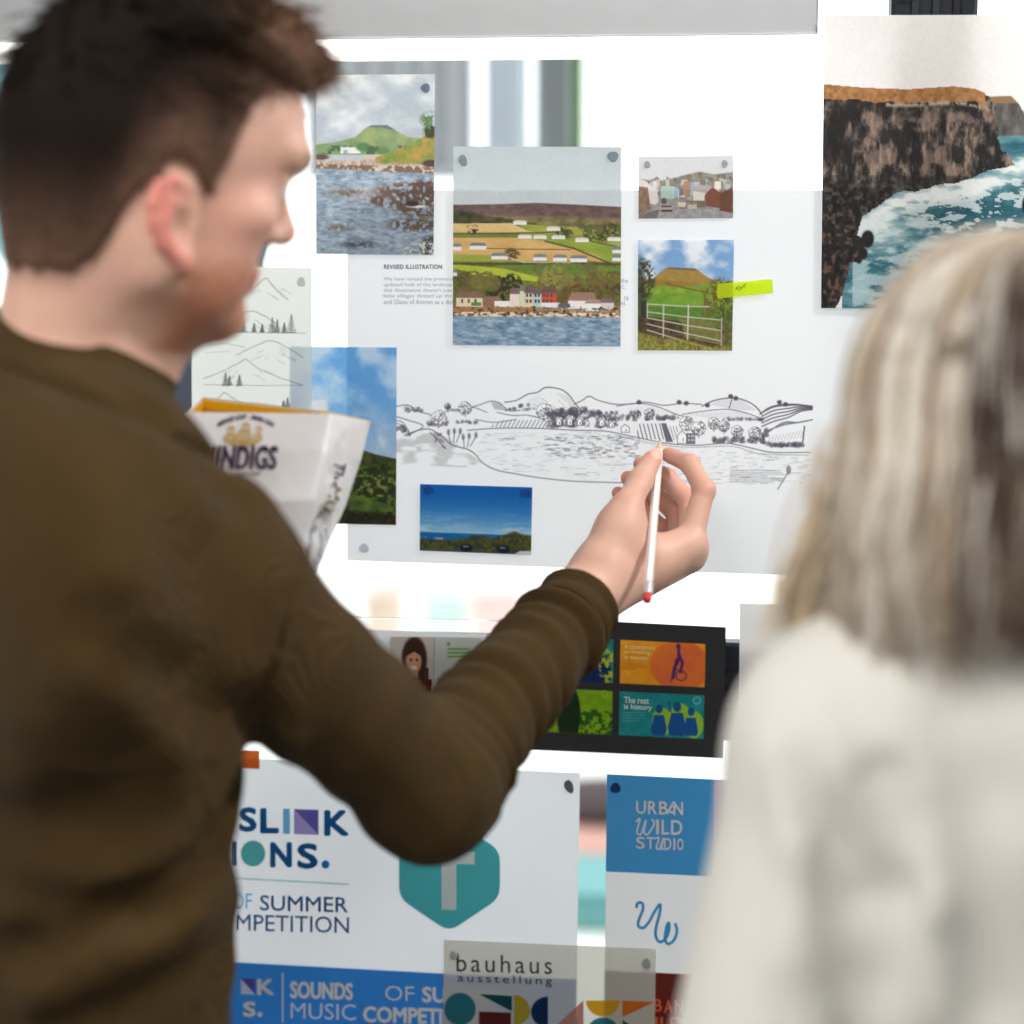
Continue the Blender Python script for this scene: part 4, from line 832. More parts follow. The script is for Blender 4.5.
class Solid:
    def __init__(s, ax):
        s.ax = ax; s.D = np.full([len(a) for a in ax], 0.4, np.float32)
    def _sl(s, lo, hi, pad):
        r = []
        for k in range(3):
            a = s.ax[k]; i0 = max(0, int(np.searchsorted(a, lo[k] - pad)) - 1); i1 = min(len(a), int(np.searchsorted(a, hi[k] + pad)) + 1); r.append(slice(i0, i1))
        return tuple(r)
    def put(s, fn, lo, hi, k=0.01, mode='u'):
        sl = s._sl(np.minimum(lo, hi), np.maximum(lo, hi), 2.2 * k + 0.012)
        X, Y, Z = (s.ax[i][sl[i]] for i in range(3))
        if 0 in (len(X), len(Y), len(Z)): return s
        d = fn(X[:, None, None], Y[None, :, None], Z[None, None, :]).astype(np.float32); A = s.D[sl]
        if mode == 's': d = -d; h = np.clip(0.5 - 0.5 * (A - d) / k, 0, 1); s.D[sl] = A + (d - A) * h + k * h * (1 - h)
        elif mode == 'i': h = np.clip(0.5 - 0.5 * (A - d) / k, 0, 1); s.D[sl] = A + (d - A) * h + k * h * (1 - h)
        else: h = np.clip(0.5 + 0.5 * (A - d) / k, 0, 1); s.D[sl] = A + (d - A) * h - k * h * (1 - h)
        return s
    def ball(s, c, r, k=0.01, mode='u', M=None):
        """Ellipsoid: r scalar or 3 radii along the columns of M."""
        c = np.array(c, float); r = np.ones(3) * np.array(r, float); M = np.eye(3) if M is None else M
        e = np.sqrt(((M * r) ** 2).sum(1))
        def f(X, Y, Z):
            dx, dy, dz = X - c[0], Y - c[1], Z - c[2]
            q = [(dx * M[0, j] + dy * M[1, j] + dz * M[2, j]) for j in range(3)]
            k0 = np.sqrt(sum((q[j] / r[j]) ** 2 for j in range(3))); k1 = np.sqrt(sum((q[j] / r[j] ** 2) ** 2 for j in range(3))) + 1e-9
            return k0 * (k0 - 1) / k1
        return s.put(f, c - e, c + e, k, mode)
    def cap(s, a, b, ra, rb, k=0.01, mode='u', flat=None, fs=1.0):
        """Tapered capsule; with flat (unit vector) the section is squeezed by fs along it."""
        a = np.array(a, float); b = np.array(b, float); d = b - a; L2 = d @ d + 1e-12; R_ = max(ra, rb)
        def f(X, Y, Z):
            px, py, pz = X - a[0], Y - a[1], Z - a[2]
            h = np.clip((px * d[0] + py * d[1] + pz * d[2]) / L2, 0, 1)
            qx, qy, qz = px - h * d[0], py - h * d[1], pz - h * d[2]
            if flat is not None:
                t = (qx * flat[0] + qy * flat[1] + qz * flat[2]) * (1 / fs - 1); qx = qx + t * flat[0]; qy = qy + t * flat[1]; qz = qz + t * flat[2]
            return np.sqrt(qx * qx + qy * qy + qz * qz) - (ra + h * (rb - ra))
        return s.put(f, np.minimum(a, b) - R_, np.maximum(a, b) + R_, k, mode)
    def chain(s, pts, rad, k=0.008, **kw):
        for i in range(len(pts) - 1): s.cap(pts[i], pts[i + 1], rad[i], rad[i + 1], k, **kw)
        return s
    def cyl(s, a, b, ra, rb, k=0.004, mode='u'):
        """Tapered cylinder with flat ends."""
        a = np.array(a, float); b = np.array(b, float); d = b - a; L = np.linalg.norm(d); d /= L; R_ = max(ra, rb)
        def f(X, Y, Z):
            px, py, pz = X - a[0], Y - a[1], Z - a[2]; t = px * d[0] + py * d[1] + pz * d[2]
            r = np.sqrt(np.maximum(px * px + py * py + pz * pz - t * t, 0)) - (ra + np.clip(t / L, 0, 1) * (rb - ra)); e = np.abs(t - L / 2) - L / 2
            return np.minimum(np.maximum(r, e), 0) + np.sqrt(np.maximum(r, 0) ** 2 + np.maximum(e, 0) ** 2)
        return s.put(f, np.minimum(a, b) - R_, np.maximum(a, b) + R_, k, mode)
    def plane(s, p, n, lo, hi, k=0.004):
        """Keep the side of the plane away from n."""
        p = np.array(p, float); n = np.array(n, float) / np.linalg.norm(n)
        return s.put(lambda X, Y, Z: (X - p[0]) * n[0] + (Y - p[1]) * n[1] + (Z - p[2]) * n[2], lo, hi, k, 'i')
    def warp(s, fn, lo, hi):
        """Add a displacement field to the surface."""
        sl = s._sl(np.array(lo), np.array(hi), 0); X, Y, Z = (s.ax[i][sl[i]] for i in range(3))
        s.D[sl] += fn(X[:, None, None], Y[None, :, None], Z[None, None, :]).astype(np.float32); return s
    def mesh(s):
        """Surface nets."""
        D = s.D; nx, ny, nz = D.shape; S = D < 0
        c = [S[i:nx - 1 + i, j:ny - 1 + j, k:nz - 1 + k] for i in (0, 1) for j in (0, 1) for k in (0, 1)]
        al = c[0].copy(); an = c[0].copy()
        for q in c[1:]: al &= q; an |= q
        I, J, K = np.nonzero(an & ~al); idx = np.full((nx - 1, ny - 1, nz - 1), -1, np.int32); idx[I, J, K] = np.arange(len(I))
        acc = np.zeros((len(I), 3)); cnt = np.zeros(len(I))
        cor = [(i, j, k) for i in (0, 1) for j in (0, 1) for k in (0, 1)]
        vals = {q: D[I + q[0], J + q[1], K + q[2]].astype(float) for q in cor}
        for q in cor:
            for a in range(3):
                if q[a] == 0:
                    p = list(q); p[a] = 1; p = tuple(p); v0, v1 = vals[q], vals[p]; m = (v0 < 0) != (v1 < 0); t = np.where(m, v0 / np.where(m, v0 - v1, 1), 0)
                    co = [s.ax[0][I + q[0]].astype(float), s.ax[1][J + q[1]].astype(float), s.ax[2][K + q[2]].astype(float)]; n0 = (I, J, K)[a] + q[a]
                    co[a] = s.ax[a][n0] + t * (s.ax[a][n0 + 1] - s.ax[a][n0])
                    acc += np.stack(co, 1) * m[:, None]; cnt += m
        V = acc / cnt[:, None]; F = []
        for a in range(3):
            b, e = (a + 1) % 3, (a + 2) % 3
            s0 = [slice(None)] * 3; s1 = [slice(None)] * 3; s0[a] = slice(0, -1); s1[a] = slice(1, None)
            A, B = S[tuple(s0)], S[tuple(s1)]; ch = A != B; q = np.argwhere(ch)
            q = q[(q[:, b] > 0) & (q[:, e] > 0) & (q[:, b] < D.shape[b] - 1) & (q[:, e] < D.shape[e] - 1)]
            def g(db, de):
                r = q.copy(); r[:, b] += db; r[:, e] += de; return idx[r[:, 0], r[:, 1], r[:, 2]]
            f = np.stack([g(-1, -1), g(0, -1), g(0, 0), g(-1, 0)], 1); flip = ~A[q[:, 0], q[:, 1], q[:, 2]]; f[flip] = f[flip][:, ::-1]; F.append(f)
        F = np.concatenate(F); F = F[(F >= 0).all(1)]
        return V, F

def largest(V, F):
    """Keep the largest connected piece."""
    n = len(V); lab = np.arange(n)
    e = np.concatenate([F[:, [0, 1]], F[:, [1, 2]], F[:, [2, 3]], F[:, [3, 0]]])
    for _ in range(400):
        m = np.minimum(lab[e[:, 0]], lab[e[:, 1]]); old = lab.copy()
        np.minimum.at(lab, e[:, 0], m); np.minimum.at(lab, e[:, 1], m); lab = lab[lab]
        if (lab == old).all(): break
    u, c = np.unique(lab, return_counts=True); keep = lab == u[c.argmax()]; mp = np.cumsum(keep) - 1
    return V[keep], mp[F[keep[F].all(1)]]

def relax(V, F, it=2, w=0.5):
    """A little even smoothing."""
    e = np.concatenate([F[:, [0, 1]], F[:, [1, 2]], F[:, [2, 3]], F[:, [3, 0]]]); e = np.concatenate([e, e[:, ::-1]])
    d = np.bincount(e[:, 0], minlength=len(V))[:, None].clip(1)
    for _ in range(it):
        s = np.stack([np.bincount(e[:, 0], V[e[:, 1], k], len(V)) for k in range(3)], 1) / d; V = V + w * (s - V)
    return V

def frame(fwd, up=(0, 0, 1)):
    """Columns right, forward, up."""
    f = np.array(fwd, float); f /= np.linalg.norm(f); r = np.cross(f, up); r /= np.linalg.norm(r); return np.stack([r, f, np.cross(r, f)], 1)

def tubes(paths, radii, cols, sides=4):
    """Many strands as one mesh: paths (n, k, 3), radii (n, k), cols (n, k, 3)."""
    Pn = np.asarray(paths, float); n, k, _ = Pn.shape
    T = np.gradient(Pn, axis=1); T /= np.linalg.norm(T, axis=2, keepdims=True) + 1e-9
    ref = np.array([0.31, 0.22, 0.93]); A = np.cross(T, ref); A /= np.linalg.norm(A, axis=2, keepdims=True) + 1e-9; B = np.cross(T, A)
    V = np.stack([Pn + radii[..., None] * (math.cos(2 * math.pi * j / sides) * A + math.sin(2 * math.pi * j / sides) * B) for j in range(sides)], 2)
    i = np.arange(n * k * sides).reshape(n, k, sides); F = []
    for j in range(sides):
        j2 = (j + 1) % sides; F.append(np.stack([i[:, :-1, j], i[:, :-1, j2], i[:, 1:, j2], i[:, 1:, j]], -1).reshape(-1, 4))
    return V.reshape(-1, 3), np.concatenate(F), np.repeat(cols, sides, axis=1).reshape(-1, 3)

def head(S, o, M, s=1.0, brow=0.0, back=0.0, rec=0.0, ear=0.0, flare=.58, ew=1.0, ez=0.0):
    """Skull, face and ears around o; local axes right, forward, up are the columns of M."""
    W = lambda x, y, z: o + M @ (np.array([x, y, z]) * s)
    E = lambda x, y, z, rx, ry, rz, k=.02, mode='u', Q=None: S.ball(W(x, y, z), np.array([rx, ry, rz]) * s, k * s, mode, M if Q is None else Q)
    C = lambda a, b, ra, rb, k=.012, mode='u': S.cap(W(*a), W(*b), ra * s, rb * s, k * s, mode)
    E(0, -.012 - back / 2, .012, .076, .094 + back / 2, .090); E(0, .03 + brow * .7, .022, .064, .066 + brow * .3, .068); E(0, .034 - rec, -.05, .056, .058, .072); E(0, -.05, -.035, .056, .05, .05)
    for q in (-1, 1):
        C((q * .054, -.002, -.078), (q * .016, .072 - 1.8 * rec, -.113), .016, .014, .022); C((q * .058, -.004, -.04), (q * .054, -.002, -.078), .016, .015, .02)
        E(q * .044, .060, -.036, .020, .022, .016, .022); E(q * .036, .050 - rec, -.072, .022, .026, .034, .024); C((q * .008, .094 + brow * .9, .010), (q * .042, .078 + brow * .9, .012), .009, .010, .014)
    E(0, .078 - 1.9 * rec, -.112, .018, .016, .013, .02)
    for q in (-1, 1): E(q * .031, .098 + brow * .5, -.013, .014, .014 + brow * .4, .010, .012, 's'); E(q * .031, .080, -.014, .0125, .0125, .0125, .002); C((q * .02, .091, -.007), (q * .043, .085, -.008), .003, .003, .005)
    C((0, .088, -.004), (0, .110 - rec, -.044), .0065, .0095, .010); E(0, .106 - rec, -.046, .011, .012, .009, .008)
    for q in (-1, 1): E(q * .011, .098 - rec, -.049, .007, .009, .007, .006); E(q * .0065, .105 - rec, -.056, .003, .004, .003, .002, 's')
    C((-.019, .087 - rec, -.079), (0, .0925 - 1.2 * rec, -.0765), .0045, .0052, .006); C((.019, .087 - rec, -.079), (0, .0925 - 1.2 * rec, -.0765), .0045, .0052, .006); C((-.015, .086 - 1.2 * rec, -.087), (.015, .086 - 1.2 * rec, -.087), .0058, .0058, .006); C((-.02, .094 - rec, -.0825), (.02, .094 - rec, -.0825), .0016, .0016, .002, 's')
    for q in (-1, 1):                                                   # ears
        e1 = np.array([0, -.16, .98]); e2 = np.array([q * flare, -math.sqrt(max(.1, .98 - flare ** 2)), -.13]); e2 /= np.linalg.norm(e2); e3 = np.cross(e1, e2); base = np.array([q * (.0745 - ear * .12), -.006 + ear, -.034 - ez])
        def Q(a, b, c=0): return base + e2 * a * ew + e1 * b + e3 * c
        pts = [Q(.0, .012), Q(.004, .024), Q(.014, .030), Q(.025, .027), Q(.0305, .015), Q(.0295, .0), Q(.024, -.013), Q(.015, -.023), Q(.007, -.030)]
        for i in range(len(pts) - 1): S.cap(W(*pts[i]), W(*pts[i + 1]), .0042 * s, .0042 * s, .004 * s)
        Me = M @ np.stack([e2, e1, e3], 1)
        S.ball(W(*Q(.013, .0)), np.array([.017 * ew, .025, .0035]) * s, .004 * s, 'u', Me); S.ball(W(*Q(.007, -.029)), np.array([.0075, .0085, .005]) * s, .006 * s, 'u', Me)
        ah = [Q(.020, .018, 0), Q(.0215, .004, 0), Q(.017, -.012, 0)]
        for i in range(2): S.cap(W(*ah[i]) + M @ np.array([q * .002, 0, 0]), W(*ah[i + 1]) + M @ np.array([q * .002, 0, 0]), .0032 * s, .003 * s, .004 * s)
        S.ball(W(*(Q(.010, -.003) + np.array([q * .0045, 0, 0]))), np.array([.0085, .0130, .0075]) * s, .003 * s, 's', Me)
    return W

def fingers(S, chains, k=.0035):
    """Each finger: knuckle, two joints and tip with radii, bulging a little at the joints."""
    for pts, rad in chains:
        pts = [np.array(p, float) for p in pts]; S.chain(pts, rad, k)
        for p, r in zip(pts[1:-1], rad[1:-1]): S.ball(p, r * 1.03, k)
# ------------------------------------------------------------------ the person in the olive top
def up(v): return np.array(v, float)
PH, PT = math.radians(65.5), math.radians(4.4)                          # where the head turns: right of the view, bowed
hf = math.cos(PT) * (math.sin(PH) * CR + math.cos(PH) * CF) - math.sin(PT) * CU
HO = P(155, 150, 1.50); HM = frame(hf, CU + .507 * CR); HS = .986
TF = math.radians(42)                                                  # where the chest turns
tfw = math.sin(TF) * CR + math.cos(TF) * np.array([CF[0], CF[1], 0]) / math.hypot(CF[0], CF[1]); TM = frame(tfw)
TR, TFv = TM[:, 0], TM[:, 1]
ZAX = np.array([0, 0, 1.0])
ch = P(52, 640, 1.535)                                                 # chest centre
S_, E_, W_ = P(211, 590, 1.49), P(428, 785, 1.63), P(592, 592, 1.858)  # right shoulder, elbow, wrist
NB = P(68, 420, 1.53)                                                 # base of the neck
LS = ch - TR * .165 + ZAX * .055; LE = P(-40, 840, 1.74); LW = P(150, 724, 1.79)
hipz = .93; HP = np.array([ch[0], ch[1], hipz]) - tfw * .01
def torso(S, g=0.0, cloth=False):
    B = lambda p, r, k=.04: S.ball(p, np.array(r) + g, k, 'u', TM)
    B(ch, (.165, .108, .20)); B(ch + ZAX * .10 - TFv * .012, (.155, .092, .11)); B(ch - ZAX * .20 + TFv * .005, (.142, .10, .20)); B(ch - ZAX * .36, (.145, .105, .14))
    S.cap(NB - ZAX * .045, S_ + ZAX * .012 - TR * .02, .050 + g, .053 + g, .04); S.cap(NB - ZAX * .035, LS + ZAX * .02, .058 + g, .052 + g, .05)
    B(S_ - TR * .02, (.062, .066, .07)); B(ch + TR * .10 + ZAX * .05 - TFv * .07, (.085, .045, .11), .05)
def rightarm(S, g=0.0): S.cap(S_, E_, .054 + g, .043 + g, .03); S.cap(E_, W_, .042 + g, .027 + g, .02)
def leftarm(S, g=0.0): S.ball(LS, np.array([.06, .062, .066]) + g, .04, 'u', TM); S.cap(LS, LE, .054 + g, .043 + g, .03); S.cap(LE, LW, .042 + g, .028 + g, .02)
def legs(S, g=0.0, foot=True):
    S.ball(HP, np.array([.155, .115, .13]) + g, .05, 'u', TM)
    for q in (-1, 1):
        h = HP + TR * q * .085 - ZAX * .05; kn = np.array([h[0], h[1], .50]) + TFv * .015 + TR * q * .02; an = np.array([h[0], h[1], .085]) + TR * q * .035 - TFv * .01
        S.cap(h, kn, .082 + g, .056 + g, .03); S.cap(kn, an, .055 + g, .038 + g, .03)
        if foot: S.cap(an - ZAX * .04, an - ZAX * .05 + TFv * .13, .036, .030, .03)

# right hand holding the pencil
def HPt(x, y, d): return P(x, y, d)
wr = HPt(590, 590, 1.858)
IX = [HPt(690, 541, 1.900), HPt(704, 490, 1.910), HPt(690, 464, 1.927), HPt(669, 455, 1.951)]
MI = [HPt(690, 553, 1.912), HPt(690, 503, 1.948), HPt(667, 478, 1.962), HPt(641, 464, 1.955)]
RI = [HPt(679, 563, 1.930), HPt(678, 515, 1.966), HPt(654, 493, 1.976), HPt(628, 478, 1.966)]
LI_ = [HPt(666, 570, 1.944), HPt(664, 530, 1.975), HPt(642, 509, 1.982), HPt(618, 493, 1.972)]
TH = [HPt(603, 563, 1.862), HPt(627, 507, 1.875), HPt(640, 481, 1.898), HPt(652, 460, 1.922)]
def right_hand(S):
    S.cap(P(560, 622, 1.81), wr, .0285, .0245, .01, flat=None)
    S.chain([P(575, 607, 1.828), wr], [.027, .025], .01)
    for f, r0, r1 in ((IX, .020, .0145), (MI, .020, .0145), (RI, .019, .0135), (LI_, .018, .012)): S.cap(wr + (f[0] - wr) * .12, f[0], r0, r1, .018)
    S.cap(wr, TH[0], .021, .020, .015); S.cap(TH[0], TH[1], .0205, .0145, .014); S.cap(TH[1] * .6 + TH[0] * .4, IX[0] * .6 + wr * .4 + CF * .006, .012, .015, .02); S.ball((TH[0] + TH[1]) / 2 + (IX[0] - TH[0]) * .10 + CF * .006, .018, .02)
    fingers(S, [(IX, [.0122, .0098, .0084, .0072]), (MI, [.0122, .0100, .0086, .0074]), (RI, [.0115, .0094, .0082, .0070]), (LI_, [.0105, .0082, .0072, .0062])])
    fingers(S, [(TH[1:], [.0128, .0108, .0088])], .004)
    for f in (IX, MI): S.ball(f[0] + (f[0] - f[1]) * .10, .0118, .008)
    # nail bed of the thumb, facing the viewer
    t = TH[3] - TH[2]; t /= np.linalg.norm(t); nv = -CF - t * (-CF @ t); nv = nv + .55 * np.cross(t, nv) * 0; nv /= np.linalg.norm(nv)
    N = np.stack([np.cross(t, nv), t, nv], 1); nail_c = TH[3] + t * .0012 + nv * .0092
    S.ball(nail_c, (.0062, .0075, .0016), .0008, 's', N)
    return nail_c, N
def left_hand(S):
    pal = P(196, 704, 1.79); S.cap(LW, pal, .026, .020, .02); S.cap(pal - CF * .028, pal + CF * .028, .0175, .0165, .02)
    for i in range(4):
        o_ = CF * (-.030 + .020 * i); b = pal + o_ + CU * .002; fingers(S, [([b, P(222, 692, 1.79) + o_, P(242, 687, 1.79) + o_ * .9, P(258 - 3 * abs(i - 1.4), 684, 1.79) + o_ * .85], [.0105, .0092, .0082, .0070])])
    fingers(S, [([pal - CF * .028, P(206, 690, 1.735), P(222, 680, 1.722)], [.0135, .011, .009])], .005)
nlo = np.array([-.75, -.98, 0.0]); 
def bounds(pts, pad): p = np.array(pts); return p.min(0) - pad, p.max(0) + pad
hl, hh = HO - .135, HO + .135
gl, gh = bounds([wr] + IX + MI + RI + LI_ + TH + [P(575, 607, 1.828)], .022)
allp = [HO, ch - TR * .3, ch + TR * .3, W_, LE, HP] + IX + RI
lo, hi = bounds(allp, .16); lo[2] = -.02; hi[2] = HO[2] + .16
zn = lambda k: [(hl[k], hh[k], .0028), (gl[k], gh[k], .0016)]
MAN = Solid([axis(lo[0], hi[0], .008, zn(0)), axis(lo[1], hi[1], .008, zn(1)), axis(lo[2], hi[2], .010, zn(2))])
hW = head(MAN, HO, HM, HS, .012, .006, .008, .022, .36, 1.15, .010)
NT = hW(.0, -.035, -.055); MAN.cap(NT, NB, .056, .060, .03); MAN.cap(hW(.02, .02, -.09), NB + TFv * .045 + TR * .01, .024, .022, .03); MAN.cap(hW(.05, -.014, -.06), NB + TFv * .055, .014, .013, .018)
torso(MAN, -.014); rightarm(MAN, -.012); leftarm(MAN, -.012); legs(MAN, -.012)
nail_c, nail_M = right_hand(MAN); left_hand(MAN)
PEN0, PEN1 = P(660, 438, 1.954), P(647, 601.5, 1.808); MAN.cap(PEN0 + (PEN1 - PEN0) * .04, PEN1, .0049, .0049, .0015, 's')
mV, mF = largest(*MAN.mesh()); mV = relax(mV, mF, 2, .4)
mloc = (mV - HO) @ HM / HS                                             # head-local coordinates for colouring

def vnoise(P3, scale, seed):
    """Smooth 3-D value noise per point, 0..1."""
    rg = np.random.default_rng(seed); g = rg.random((32, 32, 32)); q = np.asarray(P3) * scale; i = np.floor(q).astype(int); f = q - i; f = f * f * (3 - 2 * f); i %= 32; j = (i + 1) % 32; out = 0
    for a in (0, 1):
        for b in (0, 1):
            for c in (0, 1):
                w_ = (f[:, 0] if a else 1 - f[:, 0]) * (f[:, 1] if b else 1 - f[:, 1]) * (f[:, 2] if c else 1 - f[:, 2])
                out = out + w_ * g[(j if a else i)[:, 0], (j if b else i)[:, 1], (j if c else i)[:, 2]]
    return out
def blend(col, m, c): return col * (1 - m[:, None]) + np.array(c) / 255.0 * m[:, None]
def sstep(x, a, b): t = np.clip((x - a) / (b - a), 0, 1); return t * t * (3 - 2 * t)
def hairline(L):
    """> 0 where hair grows on the short-cropped head (distance-like, head-local)."""
    ax_ = np.abs(L[:, 0]); y = L[:, 1]; z = L[:, 2]
    low = np.interp(y, [-.12, -.06, -.045, -.036, -.028, -.018, -.008, .004, .014, .024, .034, .046, .060, .10], [-0.104, -0.1, -0.085, -0.06, -0.04, -0.028, -0.014, -0.012, -0.02, -0.034, -0.01, 0.03, 0.06, 0.076])
    return z - low
def skin_colour(L, V, hair=True):
    n = len(V); col = np.tile(np.array([226, 182, 163]) / 255.0, (n, 1)); hd = np.linalg.norm(L, axis=1) < .17; notear = 1 - sstep(np.abs(L[:, 0]), .0765, .0805) * (np.abs(L[:, 1]) < .05) * (np.abs(L[:, 2] + .046) < .045)
    nz = vnoise(V, 90, 1); col = blend(col, .25 * nz, (198, 142, 124))
    ax_ = np.abs(L[:, 0])
    ear = sstep(ax_, .074, .084) * (np.abs(L[:, 1]) < .06) * hd; col = blend(col, ear * .8, (226, 136, 124))
    chk = np.exp(-(((ax_ - .05) / .025) ** 2 + ((L[:, 1] - .05) / .03) ** 2 + ((L[:, 2] + .045) / .03) ** 2)) * hd; col = blend(col, chk * .35, (218, 140, 124))
    if hair:
        stub = sstep(-L[:, 2], .055, .085) * sstep(L[:, 1], -.005, .03) * (L[:, 2] > -.14) * hd; col = blend(col, stub * (.5 + .35 * vnoise(V, 400, 3)), (176, 110, 80))
        h = hairline(L); m = sstep(h, -.012, .030) * hd * notear; col = blend(col, np.clip(m * (.7 + .4 * vnoise(V, 300, 4)), 0, 1), (84, 62, 52))
    eye = np.exp(-(((ax_ - .031) / .011) ** 4 + ((L[:, 2] + .014) / .0055) ** 4)) * (L[:, 1] > .08) * hd; col = blend(col, np.clip(eye * 1.3, 0, 1), (236, 232, 228)); iris = ((ax_ - .031) ** 2 + (L[:, 2] + .014) ** 2 < .0048 ** 2) * (L[:, 1] > .08) * hd; col = blend(col, iris * 1.0, (70, 90, 110))
    brow = np.exp(-(((ax_ - .031) / .017) ** 4 + ((L[:, 2] - .010 - .1 * (ax_ - .03)) / .0045) ** 2)) * (L[:, 1] > .06) * hd; col = blend(col, brow * .8, (110, 74, 54))
    lip = np.exp(-((ax_ / .022) ** 4 + ((L[:, 2] + .082) / .0085) ** 4)) * (L[:, 1] > .075) * hd; col = blend(col, lip * .7, (196, 108, 104))
    return col
mcol = skin_colour(mloc, mV)
# knuckle and fingertip redness on the lifted hand
for f in (IX, MI, RI, LI_, TH):
    for q, r, a in ((f[-1], .013, .55), (f[1], .012, .35), (f[2], .010, .25)):
        mcol = blend(mcol, a * np.exp(-(np.linalg.norm(mV - q, axis=1) / r) ** 2), (222, 132, 116))
SKIN = mat('skin', 'Col', rough=.5, spec=.35, sss=.12, bump=('n', 500, .0006, .25))
mb0 = np.array([HP[0], HP[1], 0.0])
me = np_mesh('person', mV - mb0, mF); set_col(me, mcol)
man = link('person', me, SKIN); man.location = mb0
tag(man, 'person in an olive ribbed top with short brown hair, pencil raised to the drawing', 'person')
# thumb nail
nb = MB(); nn = 9; Vn = []
for i in range(nn):
    for j in range(nn):
        a, b = (i / (nn - 1) - .5) * 2, (j / (nn - 1) - .5) * 2; ea = a * math.sqrt(1 - b * b / 2); eb_ = b * math.sqrt(1 - a * a / 2)
        Vn.append(nail_c - mb0 + nail_M @ np.array([ea * .0060, eb_ * .0072, .0002 - .0022 * ea * ea - .0006 * eb_ * eb_]))
nb.add(Vn, [(i * nn + j, i * nn + j + 1, (i + 1) * nn + j + 1, (i + 1) * nn + j) for i in range(nn - 1) for j in range(nn - 1)]); nb.build('thumbnail', mat('nail', rgb(236, 190, 178), rough=.3), man, True)

# olive top
def armframe(V, a, b):
    d = (b - a) / np.linalg.norm(b - a); t = (V - a) @ d; q = V - a - t[:, None] * d; u = np.cross(d, ZAX); u /= np.linalg.norm(u); w_ = np.cross(d, u); return t, np.arctan2(q @ w_, q @ u), np.linalg.norm(q, axis=1)
sl, sh = bounds([ch - TR * .36, ch + TR * .34, W_, LE, LW, NB + ZAX * .1, HP], .12); sl[2] = .86
cuffd = (W_ - E_) / np.linalg.norm(W_ - E_); c1 = W_ - cuffd * .026; c0 = c1 - cuffd * .032
nd = CU + .42 * CR + .10 * CF; nd /= np.linalg.norm(nd); CC = P(76, 374, 1.525); ca, cb = CC - nd * .022, CC + nd * .024
SH = Solid([axis(sl[k], sh[k], .0044, [(c1[k] - .06, c1[k] + .05, .0022), (CC[k] - .09, CC[k] + .09, .0032)]) for k in range(3)])
torso(SH, .004); SH.cap(S_, E_, .060, .051, .03); SH.cap(E_, c0 - cuffd * .008, .0495, .0385, .022); SH.ball(E_, .053, .02); SH.cap(E_, P(432, 826, 1.615), .046, .020, .025)
SH.ball(LS, np.array([.064, .066, .07]), .04, 'u', TM); SH.cap(LS, LE, .066, .058, .03); SH.cap(LE, LW - (LW - LE) * .16, .054, .039, .02)
SH.cyl(c0, c1, .0385, .0370, .005)
SH.cap(ca - nd * .035, ca - nd * .03, .075, .070, .03)
SH.cyl(ca, cb, .0715, .0690, .006)
# folds
fd = lambda p, d: None
dirA = (E_ - S_) / np.linalg.norm(E_ - S_); dirF = cuffd; LA, LF = np.linalg.norm(E_ - S_), np.linalg.norm(W_ - E_)
def folds(X, Y, Z):
    x, y, z = X - E_[0], Y - E_[1], Z - E_[2]
    t = x * dirF[0] + y * dirF[1] + z * dirF[2]; side = x * CU[0] + y * CU[1] + z * CU[2]; dep = x * CF[0] + y * CF[1] + z * CF[2]; rx = x * CR[0] + y * CR[1] + z * CR[2]
    near = np.clip(1 - (np.sqrt(np.maximum(x * x + y * y + z * z - t * t, 0)) - .06) / .04, 0, 1) * (t > -.02) * (t < LF * .97)
    ph = t * 2 * math.pi / .026 + 3.0 * np.sin(side * 22 + t * 9) + 26 * dep + 10 * rx
    amp = .0048 * np.clip(t / .04, 0, 1) * np.clip((LF * 1.0 - t) / .05, 0, 1)
    f1 = -amp * near * (np.sin(ph) * (.65 + .35 * np.sin(t * 47 + side * 31)) + .5 * np.sin(ph * .53 + 1.3))
    xs, ys, zs_ = X - S_[0], Y - S_[1], Z - S_[2]; ta = xs * dirA[0] + ys * dirA[1] + zs_ * dirA[2]; ra = np.sqrt(np.maximum(xs * xs + ys * ys + zs_ * zs_ - ta * ta, 0)); na = np.clip(1 - (ra - .07) / .03, 0, 1) * np.clip((ta - .06) / .05, 0, 1) * np.clip((LA + .02 - ta) / .05, 0, 1)
    f2 = -.0012 * na * np.sin((ta + .45 * (xs * CR[0] + ys * CR[1] + zs_ * CR[2]) - .3 * (xs * CF[0] + ys * CF[1] + zs_ * CF[2])) * 2 * math.pi / .06)
    return f1 + f2
SH.warp(folds, *bounds([S_, E_, W_], .11))
def groove(p, q, r, depth, pad=.05):
    """A soft crease along p-q with a lip beside it."""
    p, q = np.array(p), np.array(q); d = q - p; L2 = d @ d
    def f(X, Y, Z):
        x, y, z = X - p[0], Y - p[1], Z - p[2]; h = np.clip((x * d[0] + y * d[1] + z * d[2]) / L2, 0, 1); dd = np.sqrt((x - h * d[0]) ** 2 + (y - h * d[1]) ** 2 + (z - h * d[2]) ** 2)
        e = np.sin(np.pi * np.clip(h, 0.02, .98)) ** .5
        return depth * e * (np.exp(-(dd / r) ** 2) - .55 * np.exp(-((dd - 1.9 * r) / r) ** 2))
    SH.warp(f, *bounds([p, q], pad))
def onback(px, py, d0=1.30):
    """Point of the top's surface seen at a photo position."""
    d = d0
    for _ in range(400):
        p = P(px, py, d); i = [min(len(SH.ax[k]) - 1, max(0, int(np.searchsorted(SH.ax[k], p[k])))) for k in range(3)]
        v = SH.D[i[0], i[1], i[2]]
        if v < .001: return p
        d += max(.002, min(v * .7, .02))
    return P(px, py, 1.5)
